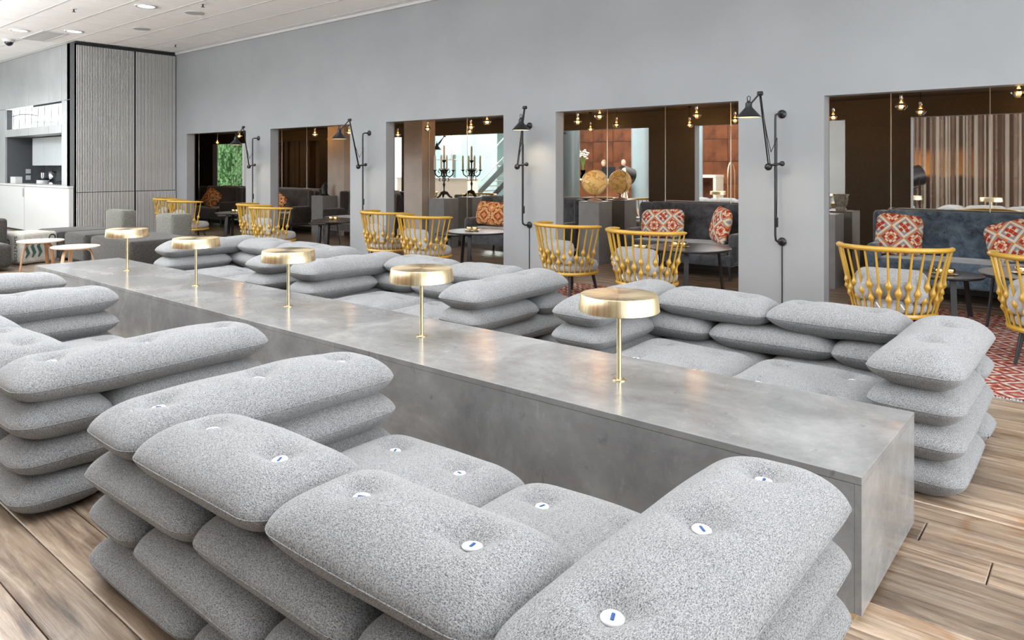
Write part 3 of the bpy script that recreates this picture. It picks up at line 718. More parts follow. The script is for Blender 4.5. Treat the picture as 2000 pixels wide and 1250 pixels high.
# ---------------------------------------------------------------- rugs
for x0, x1, y0_, y1_, lb in ((-2.38, .2, 6.0, 9.25, 'red patterned kilim rug at the right edge, under the nearest spindle chairs'), (-6.3, -2.9, 6.0, 8.12, 'red patterned kilim rug under the chairs before the globe opening'), (-10.0, -6.7, 6.0, 8.15, 'red patterned kilim rug under the chairs before the candelabra opening')):
    t = thing('kilim_rug', lb, 'rug', ((x0+x1)/2, (y0_+y1_)/2, 0)); w_, h_ = (x1-x0)/2, (y1_-y0_)/2
    y1c = min(y1_, 8.18)
    obj('woven_field', MB().box(-w_, w_, -h_, h_, 0, .008), 'rug', t)
    fg = MB(); r_ = random.Random(5); xx = -w_
    while xx < w_:
        fg.add([(xx, -h_, .004), (xx+.012, -h_, .004), (xx+.014+r_.uniform(-.01, .01), -h_-.045, .002), (xx+r_.uniform(-.01, .01), -h_-.045, .002)], [(0, 1, 2, 3)]); xx += .02
    obj('fringe', fg, mat('grey_fringe', (.30, .30, .29), .9), t)['kind'] = 'stuff'

# ---------------------------------------------------------------- velvet booth sofas against the mirror
def booth(x0, x1, m, lab, wing=True):
    W = x1-x0; t = thing('velvet_sofa', lab, 'sofa', ((x0+x1)/2, 10.0, 0), 0, 'high-backed velvet sofas along the mirror wall')
    h = W/2
    b = MB(); n = 40; pr = []
    # back shell: tall panel with rounded shoulders
    def panel(xa, xb, ya, yb, z0, z1, r):
        p = [(xa, z0), (xb, z0)]
        for k in range(9): a = pi/2*k/8; p.append((xb-r+r*cos(a), z1-r+r*sin(a)))
        for k in range(9): a = pi/2+pi/2*k/8; p.append((xa+r+r*cos(a), z1-r+r*sin(a)))
        N_ = len(p); mb = MB(); ins = .03
        cx_, cz_ = (xa+xb)/2, (z0+z1)/2
        def sh(q, d): return (q[0]-math.copysign(min(d, abs(q[0]-cx_)), q[0]-cx_), q[1]-math.copysign(d, q[1]-cz_) if q[1] > z0+.001 else q[1])
        L0 = [sh(q, ins) for q in p]
        lay = [(ya, L0), (ya+.012, [sh(q, .012) for q in p]), (ya+ins, p), (yb-ins, p), (yb-.012, [sh(q, .012) for q in p]), (yb, L0)]
        for yy_, q in lay: mb.v += [(a_, yy_, c_) for a_, c_ in q]
        for k in range(len(lay)-1):
            for i_ in range(N_): mb.f.append((k*N_+i_, k*N_+(i_+1) % N_, (k+1)*N_+(i_+1) % N_, (k+1)*N_+i_))
        mb.f.append(tuple(reversed(range(N_)))); mb.f.append(tuple((len(lay)-1)*N_+i_ for i_ in range(N_)))
        return mb
    bk = obj('backrest', panel(-h, h, .18, .38, .3, 1.06, .16), m, t, 'auto', rot=(radians(-3), 0, 0))
    for i_ in range(int(W/.26)):
        obj('tuft_button', MB().ball((0, 0, 0), .013, 8, (1, .5, 1)), m, bk, True, loc=(-h+.22+.26*i_, .178, .80))
    for s_ in (-1, 1):
        obj('armrest', MB().rbox(min(s_*h, s_*(h-.12)), max(s_*h, s_*(h-.12)), -.42, .3, .24, .66, .058, 5), m, t, 'auto')
        if wing: obj('wing', panel(-.06, .06, -.1, .1, 0, .42, .055), m, t, 'auto', loc=(s_*(h-.05), .16, .62), rot=(0, 0, s_*.5))
        for yy_ in (-.36, .3): obj('leg', MB().rod((s_*(h-.1), yy_, 0), (s_*(h-.12), yy_, .20), .016, .028, 10), 'black_wood', t)
    obj('seat_cushion', MB().rbox(-h+.12, h-.12, -.46, .2, .36, .50, .05, 5), m, t, 'auto'); obj('seat_base', MB().rbox(-h+.05, h-.05, -.43, .3, .2, .36, .03, 4), m, t, 'auto')
    return t
booth(-2.33, -.05, 'velvet', 'blue-grey velvet high-backed sofa at the right, behind the nearest chairs')
booth(-5.74, -3.98, 'velvet_dark', 'charcoal velvet high-backed sofa beside the globe plinth')
booth(-9.15, -6.95, 'velvet_dark', 'charcoal velvet high-backed sofa beside the candelabra plinth')
booth(-13.5, -11.72, 'velvet_brown', 'dark brown velvet sofa between the second and third openings')
booth(-17.1, -14.65, 'velvet_brown', 'dark brown velvet sofa seen through the second opening, left of the statue')
booth(-20.0, -17.9, 'velvet_brown', 'dark brown velvet sofa seen through the leftmost opening')

# scatter cushions
def pillow(loc, rot, m, lab, sx=1.15, sy=1.1):
    me, sme, _ = cushion_mesh(sx, sy, [(9, 9)], int(abs(loc[0])*100), 'scatter_cushion'); me.materials.clear(); me.materials.append(M[m])
    o = obj('scatter_cushion', me, None, None, loc=loc, rot=rot)
    return tag(o, lab, 'cushion')
pillow((-2.03, 9.93, .75), (radians(78), .08, .22), 'kilim', 'red and cream kilim cushion at the left end of the blue velvet sofa', 1.2, 1.2)
pillow((-.88, 9.93, .74), (radians(76), -.3, -.1), 'kilim', 'red kilim cushion at the right end of the blue velvet sofa')
pillow((-5.28, 9.93, .73), (radians(76), -.05, .1), 'kilim', 'red kilim cushion behind the round table by the globe', 1.6, 1.0)
pillow((-4.30, 9.84, .75), (radians(80), .1, -.8), 'kilim', 'kilim cushion leaning on the right arm of the charcoal sofa', 1.2, 1.2)
pillow((-8.72, 9.88, .74), (radians(76), .05, .15), 'kilim_orange', 'orange kilim cushion on the sofa by the candelabra', 1.5, 1.0)
pillow((-15.6, 9.75, .74), (radians(70), .6, .3), 'kilim_orange', 'orange kilim cushion on the dark sofa left of the statue')
pillow((-18.7, 9.75, .74), (radians(70), .5, .3), 'kilim_orange', 'orange kilim cushion on the sofa in the leftmost opening')

# ---------------------------------------------------------------- tables and brass trays
def ctable(x, y_, r, h, lab):
    t = thing('round_table', lab, 'table', (x, y_, .008), 0, 'dark round tables in the wall openings')
    obj('table_top', MB().lathe([(r-.02, h-.028), (r, h-.012), (r, h-.004), (r-.004, h)], 56), 'table_top', t, 'auto')
    for a in (pi*.28, pi*.95, pi*1.62):
        q = Vector((cos(a), sin(a), 0)); s_ = Vector((-sin(a), cos(a), 0))*.028; d = q*.008
        p0 = q*(r-.12)+Vector((0, 0, h-.029)); p1 = q*(r-.06)
        vs = []
        for p in (p1, p0): vs += [p-s_-d, p+s_-d, p+s_+d, p-s_+d]
        obj('leg', MB().add(vs, [(0,3,2,1),(4,5,6,7),(0,1,5,4),(1,2,6,5),(2,3,7,6),(3,0,4,7)]), 'black_wood', t)
    return t
def tray(x, y_, z, lab):
    t = thing('brass_bowls', lab, 'bowls', (x, y_, z), .3, 'brass bowls on the round tables')
    obj('tray', MB().lathe([(.11, 0), (.125, .008), (.12, .01), (.1, .004)], 28), 'brass', t, 'auto')
    for dx in (-.05, .055): obj('bowl', MB().lathe([(.02, .008), (.045, .02), (.05, .06), (.046, .06), (.03, .02), (.0005, .018)], 20, (dx, .01*dx, 0), cap=False), 'brass', t, True)
nm = ['nearest opening', 'globe opening', 'candelabra opening', 'statue opening', 'leftmost opening']
for i, x in enumerate((-.50, -4.12, -7.72, -11.35, -14.95)):
    ctable(x, 8.45, .52, .57, 'large round dark table in the '+nm[i]); ctable(x-.83, 8.75, .34, .46, 'small low round table in the '+nm[i])
    tray(x-.12, 8.42, .578, 'brass bowls on the large round table in the '+nm[i])
    tray(x-.85, 8.72, .468, 'brass bowls on the small low table in the '+nm[i])

# ---------------------------------------------------------------- plinths and what stands on them
for x0, x1, h, lb in ((-14.34, -13.9, .92, 'grey plinth carrying the dark statue'), (-10.39, -9.97, .97, 'grey plinth carrying the candelabra'), (-6.81, -6.41, 1.02, 'grey plinth carrying the globe'), (-3.19, -2.77, .97, 'tall grey plinth carrying the stone urn')):
    t = thing('display_plinth', lb, 'plinth', ((x0+x1)/2, 10.1, 0)); w_ = (x1-x0)/2
    obj('body', MB().box(-w_, w_, -.2, .2, 0, h-.012, .003), 'pedestal', t); obj('top', MB().box(-w_, w_, -.2, .2, h-.011, h, .002), 'pedestal', t)
# candelabra
t = thing('candelabra', 'black cast iron candelabra with ivory candles on a grey plinth', 'candelabra', (-10.17, 10.1, .97)); t.scale = (1.02, 1.02, 1.13)
obj('stem', MB().lathe([(.03, .06), (.035, .10), (.012, .14), (.014, .2), (.026, .24), (.012, .28), (.015, .42), (.026, .47), (.014, .5), (.014, .62), (.03, .64), (.045, .66), (.05, .668)], 16), 'iron', t, 'auto')
for k in range(3): a = 2*pi*k/3+.4; obj('foot', MB().tube([(0, 0, .1), (.06*cos(a), .06*sin(a), .09), (.12*cos(a), .12*sin(a), .03), (.17*cos(a), .17*sin(a), .015)], [.03, .028, .018, .012], 8), 'iron', t, True)
for k in range(4):
    a = pi/2*k+.5; c_, s_ = cos(a), sin(a)
    obj('arm', MB().tube([(.01*c_, .01*s_, .5), (.05*c_, .05*s_, .40), (.11*c_, .11*s_, .37), (.17*c_, .17*s_, .41), (.185*c_, .185*s_, .47)], .011, 8).tube([(.05*c_, .05*s_, .46), (.1*c_, .1*s_, .52), (.12*c_, .12*s_, .47), (.09*c_, .09*s_, .44)], .008, 6).tube([(.08*c_, .08*s_, .36), (.1*c_, .1*s_, .31), (.07*c_, .07*s_, .30)], .008, 6), 'iron', t, True)
    obj('drip_pan', MB().lathe([(.018, .47), (.03, .485), (.048, .49), (.048, .495)], 16, (.185*c_, .185*s_, 0)), 'iron', t, 'auto')
    obj('candle', MB().lathe([(.02, .495), (.018, .73), (.008, .76)], 14, (.185*c_, .185*s_, 0)), 'candle', t, 'auto')
obj('candle', MB().lathe([(.021, .668), (.019, .90), (.008, .93)], 14), 'candle', t, 'auto')
# globe
t = thing('globe', 'antique yellow globe on a wooden stand atop the grey plinth', 'globe', (-6.62, 10.1, 1.02)); t.scale = (1.16, 1.16, 1.16)
obj('stand', MB().lathe([(.11, 0), (.11, .015), (.07, .03), (.018, .04), (.015, .075), (.03, .085)], 28), 'walnut', t, 'auto')
obj('sphere', MB().ball((0, 0, .27), .175, 40), 'globe', t, True)
obj('meridian_ring', MB().tube([(.187*sin(2*pi*k/48)*.9, .187*sin(2*pi*k/48)*.43, .27+.187*cos(2*pi*k/48)) for k in range(48)], .006, 6, True), 'brass', t, True)
# urn
t = thing('stone_urn', 'weathered stone urn with fluted sides on the tall grey plinth', 'urn', (-2.97, 10.1, .97))
obj('body', MB().lathe([(.07, 0), (.075, .02), (.06, .05), (.075, .12), (.085, .19), (.105, .22), (.11, .235), (.095, .235), (.07, .19), (.0005, .05)], 28, cap=False), 'urn', t, 'auto')
for k in range(14): a = 2*pi*k/14; obj('flute', MB().tube([(.066*cos(a), .066*sin(a), .06), (.08*cos(a), .08*sin(a), .12), (.09*cos(a), .09*sin(a), .185)], .008, 6), 'urn', t, True)
# statue: seated dark elephant-like bird figure -> heron
t = thing('statue', 'small dark figurine standing on the grey plinth', 'statue', (-14.12, 10.1, .92))
obj('base', MB().lathe([(.11, .001), (.11, .015)], 24), 'iron', t)
obj('figure', MB().tube([(0, 0, .016), (.01, 0, .06), (0, 0, .13), (-.02, 0, .20), (.01, 0, .26), (.03, 0, .31)], [.10, .07, .075, .055, .03, .028], 14).tube([(.03, 0, .31), (.08, 0, .30), (.12, 0, .27)], [.02, .012, .005], 8), 'iron', t, True)
# thin black strings/cables hanging in the niche, bulbs
BUL = [(-21.4, 9.65), (-18.8, 9.3), (-16.3, 9.2), (-14.2, 9.9), (-12.8, 9.8), (-10.42, 9.89), (-9.3, 9.95), (-8.0, 8.95), (-6.82, 9.89), (-5.83, 9.02), (-4.66, 9.8), (-3.23, 9.55), (-2.0, 9.92), (-.72, 8.86)]
def bulb_proto():
    t = thing('pendant_bulb', '', 'pendant lamp', (0, 0, 0), 0, 'amber pendant bulbs above the sofas')
    obj('glass_envelope', MB().lathe([(.016, .085), (.022, .07), (.045, .03), (.072, .0), (.066, -.02), (.035, -.055), (.0005, -.058)], 14, cap=False), 'amber_glass', t)
    fi = MB()
    for k in range(8): a = 2*pi*k/8; fi.rod((.022*cos(a), .022*sin(a), -.03), (.012*cos(a), .012*sin(a), .04), .003, n=5)
    obj('filament', fi, 'filament', t)
    obj('socket', MB().lathe([(.018, .08), (.020, .085), (.020, .135), (.008, .145)], 14), 'steel', t, 'auto')
    obj('cord', MB().rod((0, 0, .145), (0, 0, ZA-2.35-.02), .004, n=6), 'black', t)
    obj('ceiling_rose', MB().lathe([(.035, ZA-2.35-.02), (.035, ZA-2.35)], 16), 'black', t)
    return t
bl = ['behind the slatted wall, leftmost', 'left in the leftmost opening', 'right edge of the leftmost opening', 'left bulb of the statue opening', 'right bulb of the statue opening', 'left bulb of the candelabra opening', 'middle bulb of the candelabra opening', 'right bulb of the candelabra opening', 'left bulb of the globe opening', 'second bulb of the globe opening', 'right bulb of the globe opening', 'just behind the pillar by the nearest opening', 'middle bulb of the nearest opening', 'bulb at the right picture edge']
b0 = None
for (x, y_), lb in zip(BUL, bl):
    lab = 'amber diamond pendant bulb, '+lb
    if b0 is None: b0 = bulb_proto(); b0.location = (x, y_, 2.35); b0['label'] = lab; o = b0
    else: o = copy_tree(b0, (x, y_, 2.35), x, lab)
    d = bpy.data.lights.new('bulb_light', 'POINT'); d.energy = 10; d.color = (1, .70, .38); d.shadow_soft_size = .012
    q = bpy.data.objects.new('bulb_light', d); q.location = (x, y_, 2.352); COL.objects.link(q)

# ---------------------------------------------------------------- swing-arm sconces on the pillars
def sconce(xp, head, elbow, lab):
    t = thing('wall_lamp', lab, 'wall lamp', (xp, YW, 0), 0, 'black swing-arm wall lamps on the pillars')
    yp = -.12
    for z in (2.19, .75): obj('wall_mount', MB().lathe([(.048, 0), (.048, .012), (.03, .03), (.014, .035)], 24, (.0, 0, z), (0, -1, 0)), 'black', t, 'auto')
    pts = [(0, -.03, 2.19), (-.01, -.09, 2.19), (-.03, yp, 2.175), (-.035, yp, 2.13)]+[(-.035, yp, z) for z in (1.9, 1.5, 1.1, .83)]+[(-.03, yp, .775), (-.01, -.09, .75), (0, -.03, .75)]
    obj('pole', MB().tube(pts, .0125, 10), 'black', t, True)
    j = Vector((-.035, yp, 1.62))
    H_ = Vector((head[0]-xp, head[1]-YW, head[2])); E_ = Vector((elbow[0]-xp, elbow[1]-YW, elbow[2]))
    jj = j+Vector((-.06, -.05, -.01))
    obj('counterweight', MB().ball(jj-Vector((.0, 0, .015)), .042, 16), 'black', t, True)
    obj('clamp', MB().rod(j+Vector((.07, 0, .01)), jj, .014, n=10).ball(j+Vector((.075, 0, .01)), .03, 12), 'black', t, True)
    obj('long_arm', MB().rod(jj, E_, .008, n=8).rod(jj+Vector((.022, 0, 0)), E_+Vector((.012, 0, 0)), .005, n=6), 'black', t)
    obj('elbow_joint', MB().rod(E_-Vector((.02, 0, 0)), E_+Vector((.03, 0, 0)), .024, n=14), 'black', t)
    top = H_+Vector((0, 0, .17))
    obj('short_arm', MB().rod(E_, top+Vector((.03, 0, -.02)), .010, n=8), 'black', t)
    sh = obj('lamp_shade', MB().lathe([(.125, -.002), (.127, .004), (.035, .105), (.033, .15), (.018, .165), (.018, .175)], 32, H_, cap=False), 'black', t, 'auto')
    obj('shade_lining', MB().lathe([(.122, .0), (.033, .098), (.0005, .099)], 32, H_, cap=False), 'shade_in', t, True)
    obj('lamp_hook', MB().tube([top+Vector((-.012, 0, 0)), top+Vector((-.018, 0, .04)), top+Vector((0, 0, .055)), top+Vector((.018, 0, .04)), top+Vector((.012, 0, 0))], .005, 6), 'black', t, True)
    obj('lead', MB().tube([E_, (E_+jj)/2+Vector((.03, 0, -.04)), jj+Vector((.03, 0, .15)), j+Vector((.02, 0, .3)), j+Vector((.018, 0, 0)), (-.016, yp, 1.3), (-.02, yp, 1.0)], .004, 6), 'black', t, True)
    obj('switch', MB().box(-.03, -.005, yp-.014, yp+.014, .92, 1.03, .005), 'black', t)
    obj('conduit', MB().rod((.0, -.008, 0), (.0, -.008, .71), .006, n=6), 'black', t)
    d = bpy.data.lights.new('sconce_light', 'SPOT'); d.energy = 22; d.color = (1, .78, .5); d.spot_size = radians(130); d.spot_blend = .8; d.shadow_soft_size = .06
    q = bpy.data.objects.new('sconce_light', d); q.location = (head[0], head[1], head[2]+.03); COL.objects.link(q)
sconce(-2.86, (-2.95, 7.45, 2.12), (-2.86, 7.52, 2.37), 'black swing-arm wall lamp on the pillar nearest the camera')
sconce(-6.5, (-6.37, 7.84, 2.11), (-6.37, 7.92, 2.43), 'black swing-arm wall lamp on the second pillar, head turned to the viewer')
sconce(-10.13, (-9.93, 7.4, 2.06), (-9.72, 7.45, 2.37), 'black swing-arm wall lamp between the statue and candelabra openings')
sconce(-13.75, (-13.7, 7.66, 2.04), (-13.42, 7.66, 2.39), 'black swing-arm wall lamp on the pillar nearest the slatted wall')

# ---------------------------------------------------------------- dark lounge corner at the far left
def block(lab, loc, sz, m, rz=0, r=.06, cat='pouf'):
    t = thing('lounge_block', lab, cat, loc, rz); a, b, h = sz
    obj('upholstery', MB().rbox(-a/2, a/2, -b/2, b/2, .05, h, r, 4), m, t, 'auto'); obj('base', MB().box(-a/2+.05, a/2-.05, -b/2+.05, b/2-.05, 0, .051), 'black', t)
    obj('piping', MB().tube([(-a/2+r*.3, -b/2+r*.3, h-r*.3), (a/2-r*.3, -b/2+r*.3, h-r*.3), (a/2-r*.3, b/2-r*.3, h-r*.3), (-a/2+r*.3, b/2-r*.3, h-r*.3)], .005, 5, True), m, t)
block('dark grey lounge pouf, leftmost of the joined row by the stools', (-14.1, 4.85, 0), (1.0, .9, .5), 'dark_fabric')
block('dark grey lounge pouf in the middle of the joined row', (-13.1, 4.95, 0), (.9, .95, .5), 'dark_fabric')
block('dark grey lounge pouf nearest the concrete table', (-11.75, 5.0, 0), (1.5, 1.0, .5), 'dark_fabric')
block('upright grey backrest block at the far end of the poufs', (-14.45, 5.75, 0), (.75, .28, .78), 'taupe_fabric', cat='backrest')
block('upright taupe backrest block next to the first cushion sofa', (-12.25, 5.72, 0), (.5, .38, .80), 'taupe_fabric', rz=.1, cat='backrest')
t = thing('lounge_chair', 'dark grey low lounge chair cut by the left edge', 'chair', (-13.75, 3.22, 0))
obj('seat', MB().rbox(-.6, .85, -.5, .35, .05, .42, .08, 4), 'dark_fabric', t, 'auto'); obj('backrest', MB().rbox(-.6, .35, .2, .42, .3, .78, .05, 4), 'dark_fabric', t, 'auto'); obj('base', MB().box(-.5, .6, -.4, .25, 0, .051), 'black', t)
def stool(x, y_, h, lab, rz, lm):
    t = thing('round_stool', lab, 'stool', (x, y_, 0), rz, 'round bentwood stools')
    obj('seat', MB().lathe([(.27, h-.025), (.295, h-.018), (.30, h-.004), (.295, h)], 40), 'oak_top', t, 'auto')
    for k in range(3):
        a = 2*pi*k/3; c_, s_ = cos(a), sin(a)
        pts = [(.02*c_, .02*s_, h-.04), (.14*c_, .14*s_, h-.042), (.185*c_, .185*s_, h-.07), (.205*c_, .205*s_, h-.12), (.24*c_, .24*s_, .2), (.26*c_, .26*s_, 0)]
        obj('leg', MB().tube(pts, .028, 6, flat=.5), lm, t, 'auto')
stool(-12.05, 3.68, .52, 'taller round wooden stool with dark legs beside the coffee sacks', .4, 'walnut'); stool(-11.0, 3.78, .50, 'lower round wooden stool nearest the concrete table', 1.0, 'oak')
# sack-covered pouf with print
t = thing('sack_pouf', 'square pouf covered in printed coffee sacking behind the stools', 'pouf', (-13.84, 4.03, 0), .28)
obj('cover', MB().rbox(-.33, .33, -.31, .31, .02, .52, .06, 4), 'sack', t, 'auto')
def text(body, size, loc, rot, m, parent, name='lettering'):
    c = bpy.data.curves.new(name, 'FONT'); c.body = body; c.size = size; c.extrude = .001; c.align_x = 'CENTER'; c.align_y = 'CENTER'
    o = bpy.data.objects.new(name, c); COL.objects.link(o); dg = bpy.context.evaluated_depsgraph_get()
    me = bpy.data.meshes.new_from_object(o.evaluated_get(dg)); bpy.data.objects.remove(o); bpy.data.curves.remove(c)
    return obj(name, me, m, parent, loc=loc, rot=rot)
text('SANTOS', .11, (.2, -.3115, .27), (pi/2, -pi/2+pi, 0), 'ink', t); text('CAFE', .13, (.0, -.3115, .27), (pi/2, pi/2, 0), 'ink', t)
for k in range(3):
    obj('printed_leaf', MB().tube([(.326, -.23+.1*k, .12), (.326, -.19+.1*k, .2), (.326, -.23+.1*k, .3), (.326, -.18+.1*k, .42)], [.012, .03, .03, .012], 6, flat=1), 'ink_green', t)
obj('printed_ring', MB().tube([(.3305, .2+.05*cos(2*pi*q/16), .42+.05*sin(2*pi*q/16)) for q in range(16)], .012, 5, True), 'ink', t)

# ---------------------------------------------------------------- world behind the camera, seen in the mirrors
def curtain(x0, x1, y_, z0, z1, lab, pal, amp=.045, n_=9):
    t = thing('curtain', lab, 'curtain', ((x0+x1)/2, y_, 0)); x = x0; k = 0; r_ = random.Random(int(abs(x0)*7)); wdt = []
    while x < x1-.02:
        w_ = r_.choice((.06, .09, .14, .2)); w_ = min(w_, x1-x); mb = MB(); n = 6
        off = -(x0+x1)/2
        for i in range(n+1):
            xx = x+w_*i/n; yy = amp*sin(i/n*pi)*(1 if k % 2 else -1)
            for z in (z0, z1): mb.v.append((xx+off, yy, z))
        mb.f = [(2*i, 2*i+2, 2*i+3, 2*i+1) for i in range(n)]
        m2 = MB(); m2.v = [(a, b+.006, c) for a, b, c in mb.v]; m2.f = [tuple(reversed(f)) for f in mb.f]; mb.add(m2.v, m2.f)
        obj('fold', mb, pal[r_.randrange(len(pal))], t, True); x += w_; k += 1
    return t
curtain(-20.45, -17.95, 8.08, .02, 2.6, 'striped curtain seen in the mirror through the statue opening', ['curtain', 'curtain', 'curtain_dark'])
wrb = MB()
wrb.box(-7.3, XR, -4.0, -3.85, 0, ZC); w2 = struct('wall_front', wrb, 'wall')
tag(obj('orange_glow_print', MB().box(-2.6, 2.6, 0, .02, -.2, 3.0), 'glow_print', None, loc=(-3.5, -3.84, .3)), 'wide brown print with a painted orange glow behind the sheer curtain', 'picture')
t = thing('curtain', 'sheer striped curtain reflected in the nearest opening', 'curtain', (-3.3, -3.55, 0))
x = -2.6; r_ = random.Random(9)
while x < 2.4:
    w_ = r_.choice((.05, .07, .1)); mb = MB()
    for i in range(7):
        for z in (.05, 3.6): mb.v.append((x+w_*i/6, .03*sin(pi*i/6), z))
    mb.f = [(2*i, 2*i+2, 2*i+3, 2*i+1) for i in range(6)]; m2 = [(a, b-.006, c) for a, b, c in mb.v]; mb.add(m2, [tuple(reversed(f)) for f in mb.f])
    obj('fold', mb, r_.choice(('curtain', 'curtain_mid', 'curtain_mid', 'curtain_dark')), t, True); x += w_+r_.choice((.015, .03, .06, .10))
obj('curtain_rail', MB().rod((-2.7, 0, 3.62), (2.7, 0, 3.62), .02), 'black', t)
# copper reception wall
cpw = struct('wall_copper', MB().box(-21, -7.3, -6.3, -6.12, 0, ZC), 'slat_back')
for i in range(13):
    for k in range(5): obj('panel', MB().box(0, 1.03, 0, .03, 0, .87, .004), 'copper', cpw, loc=(-21+1.05*i, -6.12, .02+.89*k))
struct('wall_far', MB().box(-34, -21, -8.2, -8.0, 0, ZC), 'teal_panel'); struct('wall_copper_side', MB().box(-7.4, -7.3, -6.3, -3.9, 0, ZC), 'wall')
t = thing('reception_desk', 'cream reception desk before the copper wall, seen in the mirror', 'desk', (-15.7, -2.3, 0))
obj('desk_top', MB().box(-1.8, 1.8, -.3, .4, 1.06, 1.12, .01), 'cream', t); obj('front_panel', MB().box(-1.75, 1.75, .28, .34, 0, 1.055), 'copper', t); obj('side_panel', MB().box(-1.75, -1.69, -.25, .275, 0, 1.055), 'cream', t); obj('side_panel', MB().box(1.69, 1.75, -.25, .275, 0, 1.055), 'cream', t)
t = thing('reception_desk', 'second cream desk module near the luggage trolley, seen in the mirror', 'desk', (-11.2, -3.2, 0))
obj('desk_top', MB().box(-.6, .6, -.3, .4, 1.2, 1.3, .01), 'cream', t); obj('side_panel', MB().box(-.6, -.5, -.25, .39, 0, 1.195), 'cream', t); obj('side_panel', MB().box(.5, .6, -.25, .39, 0, 1.195), 'cream', t); obj('back_panel', MB().box(-.49, .49, -.25, -.22, 0, 1.195), 'copper', t)
def column(x, y_, r, m, name='column'):
    struct('wall_column', MB().lathe([(r, 0), (r, ZC)], 40), m, loc=(x, y_, 0)); bpy.data.objects[-1] if False else None
for x, y_, r, m in ((-14.1, 1.1, .38, 'column_dark'), (-13.8, -3.2, .34, 'column'), (-10.2, -.2, .3, 'column'), (-27.5, 3.4, .3, 'column'), (-30.3, 3.4, .3, 'white')):
    mb = MB().lathe([(r, 0), (r, ZC)], 40); o = obj('wall_column', mb, m, None, 'auto', loc=(x, y_, 0)); o['kind'] = 'structure'
# people at the desk
def person(x, y_, rz, lab, hair, top):
    t = thing('person', lab, 'person', (x, y_, 0), rz)
    me = bpy.data.meshes.new('body')
    V = [(0,0,.95),(0,0,1.15),(0,.01,1.38),(0,.01,1.52),(0,.02,1.60),(.20,0,1.45),(.25,.05,1.18),(.20,.25,1.12),(-.20,0,1.45),(-.25,.05,1.18),(-.18,.26,1.15),(.10,0,.88),(.10,.02,.48),(.10,0,.06),(-.10,0,.88),(-.10,.02,.48),(-.10,0,.06),(.10,.12,.03),(-.10,.12,.03)]
    Ed = [(0,1),(1,2),(2,3),(3,4),(2,5),(5,6),(6,7),(2,8),(8,9),(9,10),(0,11),(11,12),(12,13),(0,14),(14,15),(15,16),(13,17),(16,18)]
    Rd = [.15,.13,.15,.06,.055,.065,.05,.035,.065,.05,.035,.09,.065,.045,.09,.065,.045,.035,.035]
    me.from_pydata(V, Ed, []); o = bpy.data.objects.new('body', me); COL.objects.link(o)
    md = o.modifiers.new('skin', 'SKIN'); o.modifiers.new('sub', 'SUBSURF').levels = 1
    for i, rd in enumerate(Rd): me.skin_vertices[0].data[i].radius = (rd, rd*.8)
    me.skin_vertices[0].data[0].use_root = True
    dg = bpy.context.evaluated_depsgraph_get(); m2 = bpy.data.meshes.new_from_object(o.evaluated_get(dg)); bpy.data.objects.remove(o)
    m2.shade_smooth(); obj('body', m2, top, t)
    hd = obj('head', MB().ball((0, .03, 1.72), .1, 20, (.78, .95, 1.2)), 'skin', t, True)
    obj('nose', MB().ball((0, .13, 1.71), .018, 8, (.7, 1.2, 1.2)), 'skin', hd, True)
    for s_ in (-1, 1): obj('ear', MB().ball((s_*.078, .03, 1.72), .02, 8, (.5, 1, 1.3)), 'skin', hd, True); obj('eye', MB().ball((s_*.03, .118, 1.735), .009, 8), 'rubber', hd, True)
    obj('hair', MB().ball((0, .008, 1.75), .108, 18, (.82, .9, 1.08)), hair, t, True)
    for s_ in (-1, 1):
        hx_, hy_, hz_ = (s_*.19, .27, 1.13)
        h = obj('hand', MB().ball((hx_, hy_, hz_), .035, 10, (1, 1.2, .5)), 'skin', t, True)
        for k in range(4): obj('finger', MB().rod((hx_-.024+.016*k, hy_+.03, hz_), (hx_-.026+.017*k, hy_+.085-.008*abs(k-1.5), hz_-.015), .008, .006, 6), 'skin', h)
        obj('finger', MB().rod((hx_-s_*.03, hy_, hz_), (hx_-s_*.055, hy_+.04, hz_-.005), .009, .007, 6), 'skin', h)
    return t
person(-15.3, -3.0, .2, 'person with short fair hair in a dark jacket leaning at the reception desk', 'hair', 'suit')
person(-14.45, -3.05, -.5, 'person with cropped hair in a dark suit behind the monitor at reception', 'skin', 'suit')
t = thing('monitor', 'black monitor on the reception desk, seen in the mirror', 'monitor', (-14.75, -2.45, 1.12)); obj('screen', MB().box(-.3, .3, -.02, .02, .12, .46, .005), 'black', t); obj('stand', MB().box(-.03, .03, -.02, .02, .012, .13).box(-.1, .1, -.08, .08, 0, .012), 'black', t)
t = thing('orchid_vase', 'glass vase of white orchids on the reception desk', 'flowers', (-15.75, -2.2, 1.12))
obj('vase', MB().lathe([(.07, 0), (.1, .08), (.07, .2), (.1, .34), (.09, .34), (.06, .2), (.0005, .02)], 20, cap=False), 'glass', t, True)
for k in range(7):
    a = k*.9; e = (.16*cos(a), .16*sin(a), .95+.06*(k % 3)); obj('stem', MB().tube([(0, 0, .1), (.02*cos(a), .02*sin(a), .5), e], .008, 6), 'leaf', t); 
    for q in range(4): obj('flower', MB().ball((e[0]+.05*cos(a+q*1.6), e[1]+.05*sin(a+q*1.6), e[2]-.07*q+.05), .045, 8, (1, 1, .6)), 'petal', t, True)
